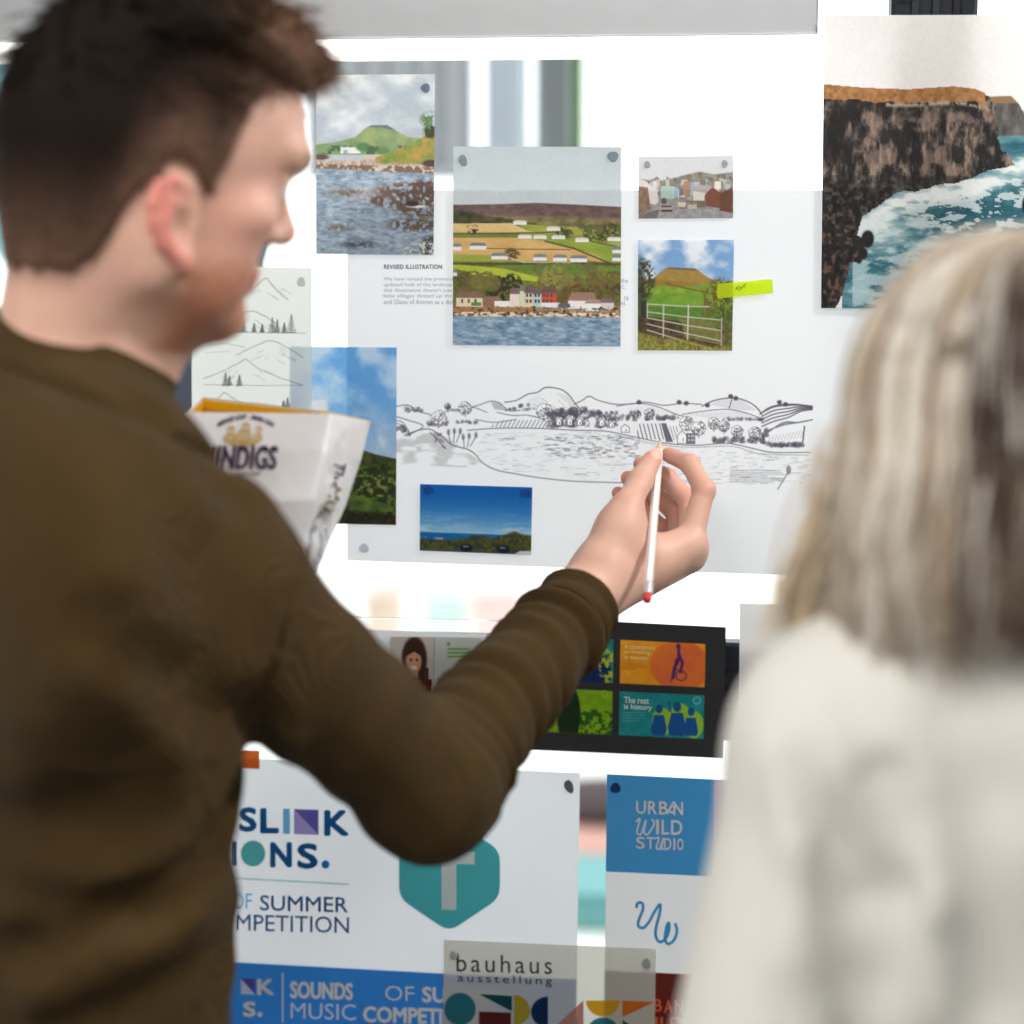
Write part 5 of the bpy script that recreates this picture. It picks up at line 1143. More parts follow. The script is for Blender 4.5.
for pts, r, dp in (([(238, 772), (205, 850), (150, 905), (60, 945), (0, 962)], .016, .012), ([(232, 880), (180, 930), (100, 965), (10, 1000)], .018, -.009), ([(160, 905), (90, 900), (10, 905)], .014, .008), ([(225, 735), (180, 690), (120, 640), (60, 610)], .020, .007), ([(245, 700), (262, 745), (250, 775)], .014, .010), ([(303, 540), (288, 600), (258, 690)], .005, .006), ([(208, 1010), (226, 930), (232, 880)], .012, .006), ([(120, 700), (90, 780), (75, 840)], .03, .006), ([(120, 395), (150, 415), (168, 420)], .007, .004), ([(250, 520), (220, 480), (180, 445)], .02, .005)):
    w3 = [onback(*p) for p in pts]
    for a, b in zip(w3[:-1], w3[1:]): groove(a, b, r, dp)
# collar seam, cuff seam
SH.cyl(ca + nd * .016, cb + nd * .05, .0635, .0620, .002, 's')
SH.cyl(c1 - cuffd * .018, c1 + cuffd * .06, .0300, .0295, .002, 's')
rimv = lambda o_, dr, r0, w_: (lambda X, Y, Z: .0034 * np.exp(-((((X - o_[0]) * dr[0] + (Y - o_[1]) * dr[1] + (Z - o_[2]) * dr[2])) / w_) ** 2))
SH.warp(lambda X, Y, Z: 2.0 * rimv(ca + nd * .001, nd, .08, .0042)(X, Y, Z), CC - .12, CC + .12); SH.warp(rimv(c0, cuffd, .04, .0022), c0 - .05, c0 + .05)
SH.cyl(LW - (LW - LE) * .13, LW + (LW - LE) * .3, .05, .05, .003, 's'); SH.cyl(LW - (LW - LE) * .19, LW, .030, .0295, .002, 's')
SH.plane((0, 0, .885), (0, 0, -1), (sl[0], sl[1], .86), (sh[0], sh[1], .93))
sV, sF = largest(*SH.mesh()); sV = relax(sV, sF, 2, .4)
tA, anA, rA = armframe(sV, S_, E_); tB, anB, rB = armframe(sV, E_, W_)
rib = (sV - ch) @ TR + .15 * (sV - ch) @ TFv
mA = (tA > .09) & (rA < .085) & (((sV - S_) @ TR) > .0); mB = (tB > -.02) & (rB < .075)
rib = np.where(mA, anA * .062, rib); rib = np.where(mB, anB * .045, rib)
cf = (sV - c0) @ cuffd; rib = np.where((cf > -.002) & mB, cf, rib)
nz_ = vnoise(sV, 60, 8); scol = np.tile(np.array([74, 57, 31]) / 255., (len(sV), 1)); scol = blend(scol, .35 * nz_, (62, 47, 26))
me = np_mesh('ribbed_top', sV - mb0, sF); set_col(me, scol); set_float(me, rib, 'rib')
link('ribbed_top', me, mat('olive_rib_knit', 'Col', rough=.85, spec=.1, sheen=.03, bump=('rib', 2 * math.pi / .0030, .0010, .6)), man)
# trousers and shoes
TRS = Solid([axis(HP[0] - .26, HP[0] + .26, .007), axis(HP[1] - .26, HP[1] + .26, .007), axis(-.03, 1.04, .009)])
legs(TRS, .004, False); TRS.ball(HP + ZAX * .06, (.150, .108, .08), .03, 'u', TM); TRS.plane((0, 0, .06), (0, 0, -1), HP - .3 - ZAX, HP + .3)
tV, tF = largest(*TRS.mesh()); link('trousers', np_mesh('trousers', tV - mb0, tF), mat('navy_cotton', rgb(38, 42, 54), rough=.85, bump=('n', 400, .001, .3)), man)
for q in (-1, 1):
    h = HP + TR * q * .085; an = np.array([h[0], h[1], .085]) + TR * q * .035 - TFv * .01
    SHO = Solid([axis(an[0] - .22, an[0] + .22, .006), axis(an[1] - .22, an[1] + .22, .006), axis(-.01, .14, .005)])
    SHO.cap(an - ZAX * .035 - TFv * .02, an - ZAX * .048 + TFv * .14, .044, .038, .03); SHO.cap(an - ZAX * .01, an + ZAX * .02, .046, .045, .02); SHO.plane((0, 0, .002), (0, 0, -1), an - .3, an + .3)
    v, f = largest(*SHO.mesh()); link('shoe', np_mesh('shoe', v - mb0, f), mat('shoe_leather', rgb(60, 44, 34), rough=.5), man)

# hair: a close cap that swells into a tousled top, with strands
_s = [slice(int(np.searchsorted(MAN.ax[k], HO[k] - .128)), int(np.searchsorted(MAN.ax[k], HO[k] + .132))) for k in range(3)]
_a = [MAN.ax[k][_s[k]] for k in range(3)]
Wc = lambda x, y, z: HO + HM @ (np.array([x, y, z]) * HS)
ext = np.arange(_a[2][-1] + .0028, _a[2][-1] + .035, .0028).astype(np.float32)     # head room for the tousled top
HC = Solid([np.concatenate([_a[0], _a[0][-1] + np.arange(1, 12) * .0028]).astype(np.float32), _a[1], np.concatenate([_a[2], ext])])
EARS = Solid(HC.ax)
for q in (-1, 1): EARS.ball(Wc(q * .098, -.004, -.046), np.array([.022, .034, .040]) * HS, .004, 'u', HM)
HC.D[:len(_a[0]), :, :len(_a[2])] = MAN.D[tuple(_s)] - .0026
HC.D = np.maximum(HC.D, -EARS.D)
HC.ball(Wc(0, .008, .064), np.array([.072, .094, .060]) * HS, .02, 'u', HM)
HC.ball(Wc(.0, .066, .082), np.array([.056, .038, .030]) * HS, .02, 'u', HM)
rg = np.random.default_rng(21)
for _ in range(90):
    a = rg.uniform(-1.2, 1.2); b = rg.uniform(-.75, 1.25); x, y, z = math.sin(a) * .072, .012 + .09 * math.sin(b) * math.cos(a), .062 + .056 * math.cos(a) * math.cos(b)
    if z > .05: HC.ball(Wc(x, y, z), np.array([.010, .018, .009]) * HS * rg.uniform(.7, 1.2), .005, 'u', HM @ np.array(Matrix.Rotation(rg.uniform(-1, 1), 3, 'Z')))
for _ in range(16):
    x = rg.uniform(-.05, .055); HC.ball(Wc(x, .097 + rg.uniform(-.006, .010) - abs(x) * .25, .074 + rg.uniform(-.014, .012)), np.array([.010, .014, .014]) * HS, .006, 'u', HM)
def cut(X, Y, Z):
    L = [((X - HO[0]) * HM[0, j] + (Y - HO[1]) * HM[1, j] + (Z - HO[2]) * HM[2, j]) / HS for j in range(3)]
    shp = L[1].shape; low = np.interp(L[1].ravel(), [-.12, -.06, -.045, -.036, -.028, -.018, -.008, .004, .014, .024, .034, .046, .060, .10], [-0.096, -0.092, -0.077, -0.052, -0.032, -0.02, -0.006, -0.004, -0.012, -0.026, -0.002, 0.038, 0.064, 0.062]).reshape(shp)
    return (low - L[2]) * .8 + .006 * np.sin(L[1] * 900 + L[0] * 500) * np.sin(L[0] * 800 - L[2] * 700)
HC.put(cut, HO - .16, HO + .16, .006, 'i')
hV, hF = largest(*HC.mesh()); hV = relax(hV, hF, 1, .4); hL = (hV - HO) @ HM / HS
def haircol(L, seed):
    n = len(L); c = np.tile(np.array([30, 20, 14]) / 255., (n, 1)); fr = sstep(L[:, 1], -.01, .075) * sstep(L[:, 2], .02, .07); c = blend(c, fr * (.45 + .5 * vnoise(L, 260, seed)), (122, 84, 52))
    fade = 1 - sstep(hairline(L), .008, .105); c = blend(c, fade * .9, (140, 106, 88)); return blend(c, .4 * vnoise(L, 500, seed + 1), (16, 11, 8))
HAIRM = mat('brown_hair', 'Col', rough=.7, spec=.12, bump=('n', 700, .0015, .5))
me = np_mesh('hair', hV - mb0, hF); set_col(me, haircol(hL, 5)); hairo = link('hair', me, HAIRM, man)
# strands
from mathutils.bvhtree import BVHTree
nrm = np.zeros(len(me.vertices) * 3); me.vertices.foreach_get('normal', nrm); nrm = nrm.reshape(-1, 3) if len(nrm) else None
pick = rg.choice(len(hV), 9000); pL = hL[pick]; pN = nrm[pick] @ HM; topm = sstep(pL[:, 2], .02, .06)
K = 5; steps = np.linspace(0, 1, K); ln = (.004 + .018 * topm * rg.uniform(.5, 1.2, len(pick)))
crown = np.array([0, -.055, .085]); away = pL - crown; away[:, 2] *= .4; away -= pN * (away * pN).sum(1)[:, None]; away /= np.linalg.norm(away, axis=1)[:, None] + 1e-6
comb = away + np.stack([vnoise(pL, 120, 31) - .5, vnoise(pL, 120, 32) - .5, vnoise(pL, 120, 33) - .5], 1) * 2.2
cv = np.stack([vnoise(pL, 90, 41) - .5, vnoise(pL, 90, 42) - .5, vnoise(pL, 90, 43) - .5], 1) * 2
st0 = pL * HS - pN * .002
paths = np.stack([st0 + ln[:, None] * t * (pN * (.55 * (1 - .6 * t)) + comb * .75) + cv * (ln * t * t)[:, None] * .7 for t in steps], 1)
rad = (.00075 * (1 - .75 * steps))[None, :].repeat(len(pick), 0); cc = haircol(pL, 15) * rg.uniform(.75, 1.35, (len(pick), 1)); cc = np.clip(cc, 0, 1)[:, None, :].repeat(K, 1)
v, f, c = tubes(paths, rad, cc, 3); me = np_mesh('hair_strands', HO + v @ HM.T - mb0, f); set_col(me, c); link('hair_strands', me, mat('brown_strands', 'Col', rough=.55, spec=.2), hairo)
# ------------------------------------------------------------------ pencil
pt, pe = PEN0, PEN1; pd = (pe - pt) / np.linalg.norm(pe - pt); PL = np.linalg.norm(pe - pt)
pc = empty('pencil', tuple(pe)); o0 = pt - pe
MB().lathe([(.0045, .0009), (.018, .0036), (.0185, .0036), (.019, .0036)], o0, o0 + pd, 12).build('sharpened_tip', mat('pencil_wood', rgb(226, 190, 150), rough=.7), pc)
MB().lathe([(0, .0002), (.0046, .00095)], o0, o0 + pd, 10).build('lead', mat('graphite', rgb(58, 56, 58), rough=.4), pc)
MB().lathe([(.017, .00365), (.019, .0039), (PL - .020, .0039)], o0, o0 + pd, 6).build('shaft', mat('white_lacquer', rgb(244, 242, 240), rough=.3, spec=.5), pc)
fp = []
for k in range(11): fp.append((PL - .021 + k * .0013, .0041 + (.0003 if k in (2, 3, 6, 7) else 0)))
MB().lathe(fp, o0, o0 + pd, 20).build('ferrule', mat('silver_ferrule', rgb(226, 224, 224), rough=.3, metal=.6), pc, True)
MB().lathe([(PL - .0085, .0037), (PL - .002, .0037), (PL - .0006, .0032), (PL, .0022)], o0, o0 + pd, 20).build('eraser', mat('red_eraser', rgb(214, 66, 64), rough=.7), pc, True)
tag(pc, 'white pencil with a red eraser pinched in the raised hand', 'pencil')

# ------------------------------------------------------------------ crisp packet
bagp = empty('crisp_packet', tuple(P(235, 662, 1.80)))
b0 = np.array(bagp.location)
RING = [  # front-left, front-right, pinched right corner, back-right, back-left, pinched left corner; from the open top to the bottom
    [P(186, 412, 1.735), P(331, 413.5, 1.735), P(371, 421, 1.785), P(324, 411, 1.80), P(203, 397, 1.81), P(171, 428, 1.775)],
    [P(180, 450, 1.718), P(326, 452, 1.712), P(361, 460, 1.785), P(316, 452, 1.83), P(200, 450, 1.84), P(160, 462, 1.775)],
    [P(172, 500, 1.708), P(314, 500, 1.700), P(346, 505, 1.785), P(305, 505, 1.845), P(192, 505, 1.85), P(152, 508, 1.775)],
    [P(168, 545, 1.706), P(302, 530, 1.704), P(331, 538, 1.785), P(298, 550, 1.845), P(190, 550, 1.85), P(146, 555, 1.775)],
    [P(164, 600, 1.715), P(286, 596, 1.715), P(306, 600, 1.785), P(280, 600, 1.835), P(188, 600, 1.84), P(140, 604, 1.775)],
    [P(162, 645, 1.745), P(272, 645, 1.745), P(280, 648, 1.78), P(268, 645, 1.81), P(180, 645, 1.81), P(150, 650, 1.775)],
    [P(162, 662, 1.775), P(268, 662, 1.775), P(270, 662, 1.778), P(266, 662, 1.782), P(180, 662, 1.782), P(160, 662, 1.778)]]
RG = np.array(RING)
def bag_point(side, u, v, inset=0.0, puff=1.0):
    """Packet surface: side 0 front, 1 right front gusset, 2 right back, 3 back, 4 left back, 5 left front; u along the side, v down."""
    t = v * (len(RG) - 1); i = np.minimum(t.astype(int), len(RG) - 2); f = (t - i)[:, None]
    A = RG[i, side] * (1 - f) + RG[i + 1, side] * f; B = RG[i, (side + 1) % 6] * (1 - f) + RG[i + 1, (side + 1) % 6] * f
    p = A * (1 - u[:, None]) + B * u[:, None]; n = np.cross(B - A, RG[i + 1, side] - RG[i, side]); n /= np.linalg.norm(n, axis=1)[:, None] + 1e-9
    ctr = RG[i].mean(1); s = np.sign(((p - ctr) * n).sum(1))[:, None]; n = n * np.where(s == 0, 1, s)
    amp = np.where(np.isin(side, (0, 3)), .0045, .0010); crm = (vnoise(p, 38, 51) - .5) * (.004 if side in (0, 3) else .010) + (vnoise(p, 110, 52) - .5) * (.0012 if side in (0,) else .0045)
    edge = np.sin(np.pi * np.clip(u, 0, 1)) ** .6; top = np.clip(v * 8, .25, 1)
    return p + n * ((amp * 2 * edge * np.sin(np.pi * np.clip(v, 0, 1)) + crm * edge * top) - inset)[:, None]
def bag_shell(name, m, inset, v1, parent):
    V = []; F = []; N = 30; Mv = 70
    for s_ in range(6):
        n = N if s_ in (0, 3) else 18; u, v = np.meshgrid(np.linspace(0, 1, n), np.linspace(0, v1, Mv)); p = bag_point(s_, u.ravel(), v.ravel(), inset); k = sum(len(q) for q in V); V.append(p); i = np.arange(n * Mv).reshape(Mv, n) + k
        F.append(np.stack([i[:-1, :-1], i[1:, :-1], i[1:, 1:], i[:-1, 1:]], -1).reshape(-1, 4))
    V = np.concatenate(V) - b0; F = np.concatenate(F)
    if inset:                                                       # the lining stands a little above the torn rim at the back
        pass
    import bmesh
    me = np_mesh(name, V, F); bm = bmesh.new(); bm.from_mesh(me); bmesh.ops.remove_doubles(bm, verts=bm.verts, dist=.0006); bmesh.ops.recalc_face_normals(bm, faces=bm.faces); bm.to_mesh(me); bm.free()
    return link(name, me, m, parent)
BAGM = mat('white_film', rgb(236, 238, 243), rough=.32, transl=.12, spec=.5)
bag_shell('film', BAGM, 0.0, 1.0, bagp)
bag_shell('yellow_lining', mat('yellow_film_lining', rgb(255, 200, 40), rough=.4, transl=.6), .0035, .35, bagp)
def bag_ink(name, items, m, side=0, lift=.0008):
    V = []; F = []
    for n_, (u, v, f) in enumerate(items): k = len(V); V += list(bag_point(side, np.array(u, float), np.array(v, float), -lift - n_ * 4e-6) - b0); F += [tuple(i + k for i in g) for g in f]
    me = bpy.data.meshes.new(name); me.from_pydata([tuple(p) for p in V], [], F); me.update(); return link(name, me, m, bagp, False)
# photo pixel -> (u, v) on the front panel
def fuv(x, y):
    x = np.asarray(x, float); y = np.asarray(y, float); v = np.interp(y, [413, 451, 500, 538, 598, 645], np.arange(6) / 6); xl = np.interp(y, [412, 450, 500, 545], [186, 180, 172, 168]); xr = np.interp(y, [413, 452, 500, 530], [331, 326, 314, 302]); return (x - xl) / (xr - xl), v
PUR = mat('purple_ink', rgb(52, 34, 72), rough=.5); GOLD = mat('gold_ink', rgb(190, 162, 106), rough=.5); GREYI = mat('grey_ink', rgb(120, 116, 126), rough=.6)
def front_text(body, x0, x1, y0, y1, bold=0, shear=0.0, arc=0.0):
    u, v, F = text_uv(body, shear=shear, space=1.05); out = []
    for ox, oy in ([(0, 0)] if not bold else [(bold * math.cos(t), bold * math.sin(t) * .6) for t in np.linspace(0, 5.5, 6)]):
        X = x0 + u * (x1 - x0) + ox; c = (X - (x0 + x1) / 2) / ((x1 - x0) / 2); Y = y0 + v * (y1 - y0) + oy + arc * c * c; a, b = fuv(X, Y); out.append((a, b, F))
    return out
bag_ink('brand_lettering', front_text('SHINDIGS', 195, 278, 449, 471, .9, .18), PUR)
bag_ink('arched_lettering', front_text('RIDGE CUT - SKIN ON', 218, 274, 415.5, 420.5, .35, .15, 8.5), PUR)
bag_ink('small_lettering', front_text('HAND COOKED CRISPS', 218, 262, 474, 477.5, .2), GREYI)
def fell(cx, cy, rx, ry, n=18): a, b = fuv([cx + rx * math.cos(2 * math.pi * k / n) for k in range(n)], [cy + ry * math.sin(2 * math.pi * k / n) for k in range(n)]); return (a, b, [tuple(range(n))])
def fpl(pts): a, b = fuv([p[0] for p in pts], [p[1] for p in pts]); return (a, b, [tuple(range(len(pts)))])
em = [fpl([(224, 441), (228, 435), (237, 436), (239, 443), (237, 447), (226, 446)]), fell(231.5, 431.5, 3.6, 4), fpl([(236, 442), (240, 432), (251, 432), (253, 442), (250, 446), (239, 446)]), fell(246.5, 428.5, 4, 4.4), fpl([(252, 442), (255, 437), (262, 436), (263, 442), (259, 447), (252, 446)]), fell(259.5, 431.5, 3, 4), fpl([(228, 446), (258, 446), (255, 449.5), (232, 449)])]
bag_ink('gold_emblem', em, GOLD)
li_ = [fpl([(229, 440), (234, 440), (234, 441), (229, 441)]), fpl([(240, 437), (251, 437), (251, 438), (240, 438)]), fpl([(238, 441.5), (253, 441.5), (253, 442.4), (238, 442.4)]), fell(246.5, 430.5, 1.8, 1.6), fell(231.5, 433.2, 1.5, 1.5), fell(258.6, 433, 1.4, 1.4), fpl([(254, 441), (260, 440), (260, 441), (254, 442)])]
bag_ink('emblem_detail', li_, mat('cream_ink', rgb(232, 226, 212), rough=.5), 0, .0012)
# writing on the right gusset runs down the side
def side_text(body, v0, v1, u0, u1, m, nm):
    tu, tv, F = text_uv(body, shear=.2); bag_ink(nm, [(u0 + (u1 - u0) * (1 - tv), v0 + (v1 - v0) * tu, F)], m, 1, .0012)
side_text('The', .19, .28, .35, .66, PUR, 'side_lettering'); side_text('McK', .27, .40, .26, .66, mat('bronze_ink', rgb(150, 110, 62), rough=.5), 'side_lettering'); side_text('Family', .36, .50, .22, .44, PUR, 'side_lettering'); side_text('potatoes cooked', .44, .66, .45, .62, GREYI, 'side_lettering'); side_text('with sea salt and', .46, .66, .66, .80, GREYI, 'side_lettering'); side_text('crisped by hand', .50, .68, .16, .36, PUR, 'side_lettering')
tag(bagp, 'open white crisp packet with yellow lining, behind the olive shoulder', 'crisp packet')

# ------------------------------------------------------------------ the person with blond hair
WD = 1.22
wf = np.array([CF[0], CF[1], 0]) / math.hypot(CF[0], CF[1]) - .10 * CR; wf /= np.linalg.norm(wf); XM = frame(wf); XR_, XF = XM[:, 0], XM[:, 1]
WO = P(1020, 432, WD); WHM = frame(wf - .12 * CR - np.array([0, 0, .06]))
wch = P(1062, 900, WD + .03); wNB = P(1038, 668, WD + .01); wLS = P(838, 752, WD); wRS = wNB + XR_ * .165 - ZAX * .055; wLE = P(742, 1215, WD + .0); wRE = wRS + XR_ * .05 - ZAX * .27
wLW = wLE + XF * .18 - ZAX * .13 + XR_ * .02; wRW = wRE + XF * .16 - ZAX * .16 - XR_ * .02
wHP = np.array([wch[0], wch[1], .90])
def wtorso(S, g=0.0):
    B = lambda p, r, k=.04: S.ball(p, np.array(r) + g, k, 'u', XM)
    B(wch + ZAX * .02, (.150, .095, .19)); B(wch - ZAX * .16, (.125, .09, .16)); B(wch - ZAX * .32, (.15, .105, .15)); B(wch + ZAX * .09 - XF * .02, (.135, .075, .09))
    S.cap(wNB - ZAX * .015, wLS + ZAX * .012 + XR_ * .015, .046 + g, .046 + g, .05); S.cap(wNB - ZAX * .015, wRS + ZAX * .012, .046 + g, .046 + g, .05)
    for q in (-1, 1): S.ball(wch + XR_ * q * .07 + XF * .07, np.array([.06, .055, .065]) + g, .04, 'u', XM)
def warms(S, g=0.0):
    for a, b, c in ((wLS, wLE, wLW), (wRS, wRE, wRW)): S.ball(a, np.array([.05, .052, .055]) + g, .03); S.cap(a, b, .046 + g, .037 + g, .02); S.cap(b, c, .036 + g, .023 + g, .015)
def wlegs(S, g=0.0, foot=True):
    S.ball(wHP, np.array([.165, .12, .12]) + g, .05, 'u', XM)
    for q in (-1, 1):
        h = wHP + XR_ * q * .08 - ZAX * .05; kn = np.array([h[0], h[1], .47]) + XF * .01; an = np.array([h[0], h[1], .08])
        S.cap(h, kn, .08 + g, .052 + g, .03); S.cap(kn, an, .05 + g, .034 + g, .03)
        if foot: S.cap(an - ZAX * .04, an - ZAX * .052 + XF * .12, .032, .027, .03)
lo, hi = bounds([WO, wLE, wRE, wLW, wRW, wHP + .1, wHP - .1, wRS], .16); lo[2] = -.02; hi[2] = WO[2] + .15
h0, h1 = WO - .12, WO + .12
WB = Solid([axis(lo[k], hi[k], (.008, .008, .010)[k], [(h0[k], h1[k], .0035)]) for k in range(3)])
w2 = head(WB, WO, WHM, .95)
WB.cap(w2(0, -.025, -.06), wNB, .047, .05, .025); wtorso(WB, -.014); warms(WB, -.010); wlegs(WB, -.012)
for (e_, w_) in ((wLE, wLW), (wRE, wRW)):
    d = (w_ - e_) / np.linalg.norm(w_ - e_); pm = w_ + d * .07; WB.cap(w_, pm, .020, .022, .015)
    sd = np.cross(d, XF); sd /= np.linalg.norm(sd)
    for i in range(4): b = pm + sd * (-.024 + .016 * i); WB.chain([b, b + d * .035, b + d * .06 - XF * .0 + XR_ * .0 - ZAX * .005], [.0085, .0075, .006], .003)
    WB.chain([w_ + sd * -.02 + d * .02, w_ + sd * -.045 + d * .05, w_ + sd * -.05 + d * .075], [.011, .009, .0075], .004)
v, f = largest(*WB.mesh()); v = relax(v, f, 2, .4); wl = (v - WO) @ WHM / .95
wb0 = np.array([wHP[0], wHP[1], 0.0]); me = np_mesh('person', v - wb0, f); set_col(me, skin_colour(wl, v, False)); wom = link('person', me, SKIN); wom.location = wb0
tag(wom, 'person in a cream jacket with shoulder-length blond hair, seen from behind', 'person')
# jacket
jl, jh = bounds([wLE, wRE, wLW, wRW, wHP + XR_ * .18, wHP - XR_ * .18, wNB + ZAX * .06], .10); jl[2] = .74
JK = Solid([axis(jl[0], jh[0], .0055), axis(jl[1], jh[1], .0055), axis(jl[2], jh[2], .0055)])
wtorso(JK, .016); JK.ball(wHP, np.array([.165, .12, .13]) + .018, .05, 'u', XM)
for q in (-1, 1): JK.cap(wHP + XR_ * q * .08 - ZAX * .05, wHP + XR_ * q * .08 - ZAX * .2, .105, .10, .04)
for a, b, c in ((wLS, wLE, wLW), (wRS, wRE, wRW)): JK.ball(a, np.array([.055, .06, .058]), .03); JK.cap(a, b, .060, .060, .022); JK.cap(b, c, .058, .040, .02); JK.cap(c + (c - b) * .0, c + (c - b) * .25, .032, .034, .002, 's')
JK.cap(wNB - ZAX * .01, wNB + ZAX * .035, .062, .058, .012); JK.cap(wNB + ZAX * .012, wNB + ZAX * .09, .053, .052, .003, 's')
def jfold(X, Y, Z):
    x, y, z = X - wLS[0], Y - wLS[1], Z - wLS[2]; r = x * CR[0] + y * CR[1]; dpt = x * CF[0] + y * CF[1]; d = -z
    arm = np.clip((.085 - np.sqrt(r * r + dpt * dpt)) / .03, 0, 1) * np.clip((d - .03) / .08, 0, 1)
    bk = np.clip((r - .03) / .08, 0, 1)
    return -.0018 * arm * np.sin((r * .9 + d * .32) * 2 * math.pi / .048 + 2 * np.sin(d * 11)) - .0035 * bk * np.sin((r + .22 * d + .02 * np.sin(d * 17)) * 2 * math.pi / .085 + 1.1) * np.clip((d + .02) / .1, .15, 1)
JK.warp(jfold, jl, jh)
SHm = SH; SH = JK
def wgroove(pts, r, dp):
    w3 = [onback(p[0], p[1], .95) for p in pts]
    for a, b in zip(w3[:-1], w3[1:]):
        p, q = a, b; d = q - p; L2 = d @ d
        JK.warp(lambda X, Y, Z: dp * np.exp(-(((X - p[0] - np.clip(((X - p[0]) * d[0] + (Y - p[1]) * d[1] + (Z - p[2]) * d[2]) / L2, 0, 1) * d[0]) ** 2 + (Y - p[1] - np.clip(((X - p[0]) * d[0] + (Y - p[1]) * d[1] + (Z - p[2]) * d[2]) / L2, 0, 1) * d[1]) ** 2 + (Z - p[2] - np.clip(((X - p[0]) * d[0] + (Y - p[1]) * d[1] + (Z - p[2]) * d[2]) / L2, 0, 1) * d[2]) ** 2) / r ** 2)), *bounds([p, q], .05))
wgroove([(838, 668), (862, 720), (882, 780)], .009, .006); wgroove([(882, 780), (896, 830), (894, 900), (872, 990), (858, 1040)], .011, .034); wgroove([(905, 840), (928, 905), (938, 1010)], .014, -.008); wgroove([(830, 830), (850, 900), (846, 985)], .016, .009)
wgroove([(960, 720), (985, 800), (990, 1000)], .02, .013); wgroove([(770, 760), (800, 850), (790, 960)], .014, -.005); wgroove([(790, 770), (840, 850), (862, 900)], .012, .007)
JK.plane((0, 0, .775), (0, 0, -1), (jl[0], jl[1], .74), (jh[0], jh[1], .82)); SH = SHm
v, f = largest(*JK.mesh()); v = relax(v, f, 2, .4); link('jacket', np_mesh('jacket', v - wb0, f), mat('cream_cloth', rgb(225, 223, 216), rough=.8, spec=.2, sheen=.15, bump=('n', 600, .0006, .3)), wom)
TW = Solid([axis(wHP[0] - .28, wHP[0] + .28, .007), axis(wHP[1] - .22, wHP[1] + .26, .007), axis(-.03, .98, .009)]); wlegs(TW, .004, False); TW.plane((0, 0, .06), (0, 0, -1), wHP - .3 - ZAX, wHP + .3)
v, f = largest(*TW.mesh()); link('trousers', np_mesh('trousers', v - wb0, f), mat('dark_wool', rgb(52, 50, 54), rough=.9), wom)
for q in (-1, 1):
    h = wHP + XR_ * q * .08; an = np.array([h[0], h[1], .08]); SHO = Solid([axis(an[0] - .2, an[0] + .2, .006), axis(an[1] - .2, an[1] + .22, .006), axis(-.01, .13, .005)])
    SHO.cap(an - ZAX * .035 - XF * .015, an - ZAX * .052 + XF * .13, .039, .033, .03); SHO.cap(an - ZAX * .01, an + ZAX * .015, .041, .040, .02); SHO.plane((0, 0, .002), (0, 0, -1), an - .3, an + .3); v, f = largest(*SHO.mesh()); link('shoe', np_mesh('shoe', v - wb0, f), mat('black_shoe', rgb(34, 33, 35), rough=.4), wom)
# hair
HB = Solid([axis(WO[k] - (.16, .16, .20)[k], WO[k] + .15, .004) for k in range(3)]); hc = lambda x, y, z: WO + WHM @ np.array([x, y, z])
HB.ball(hc(0, -.014, .010), np.array([.086, .100, .093]), .02, 'u', WHM); HB.ball(hc(0, -.045, -.05), np.array([.088, .062, .08]), .04, 'u', WHM); HB.ball(hc(-.055, -.01, -.05), np.array([.036, .06, .09]), .04, 'u', WHM); HB.ball(hc(.055, -.01, -.05), np.array([.036, .06, .09]), .04, 'u', WHM)
HB.ball(hc(0, .085, -.05), np.array([.062, .065, .085]), .012, 's', WHM)
v, f = largest(*HB.mesh()); v = relax(v, f, 2, .4); c = np.tile(np.array([128, 104, 82]) / 255., (len(v), 1)); c = blend(c, .6 * vnoise(v * np.array([1, 1, .15]), 160, 61), (96, 74, 54)); me = np_mesh('hair', v - wb0, f); set_col(me, c); wh = link('hair', me, mat('blond_base', 'Col', rough=.5, spec=.35), wom)
rg = np.random.default_rng(77)
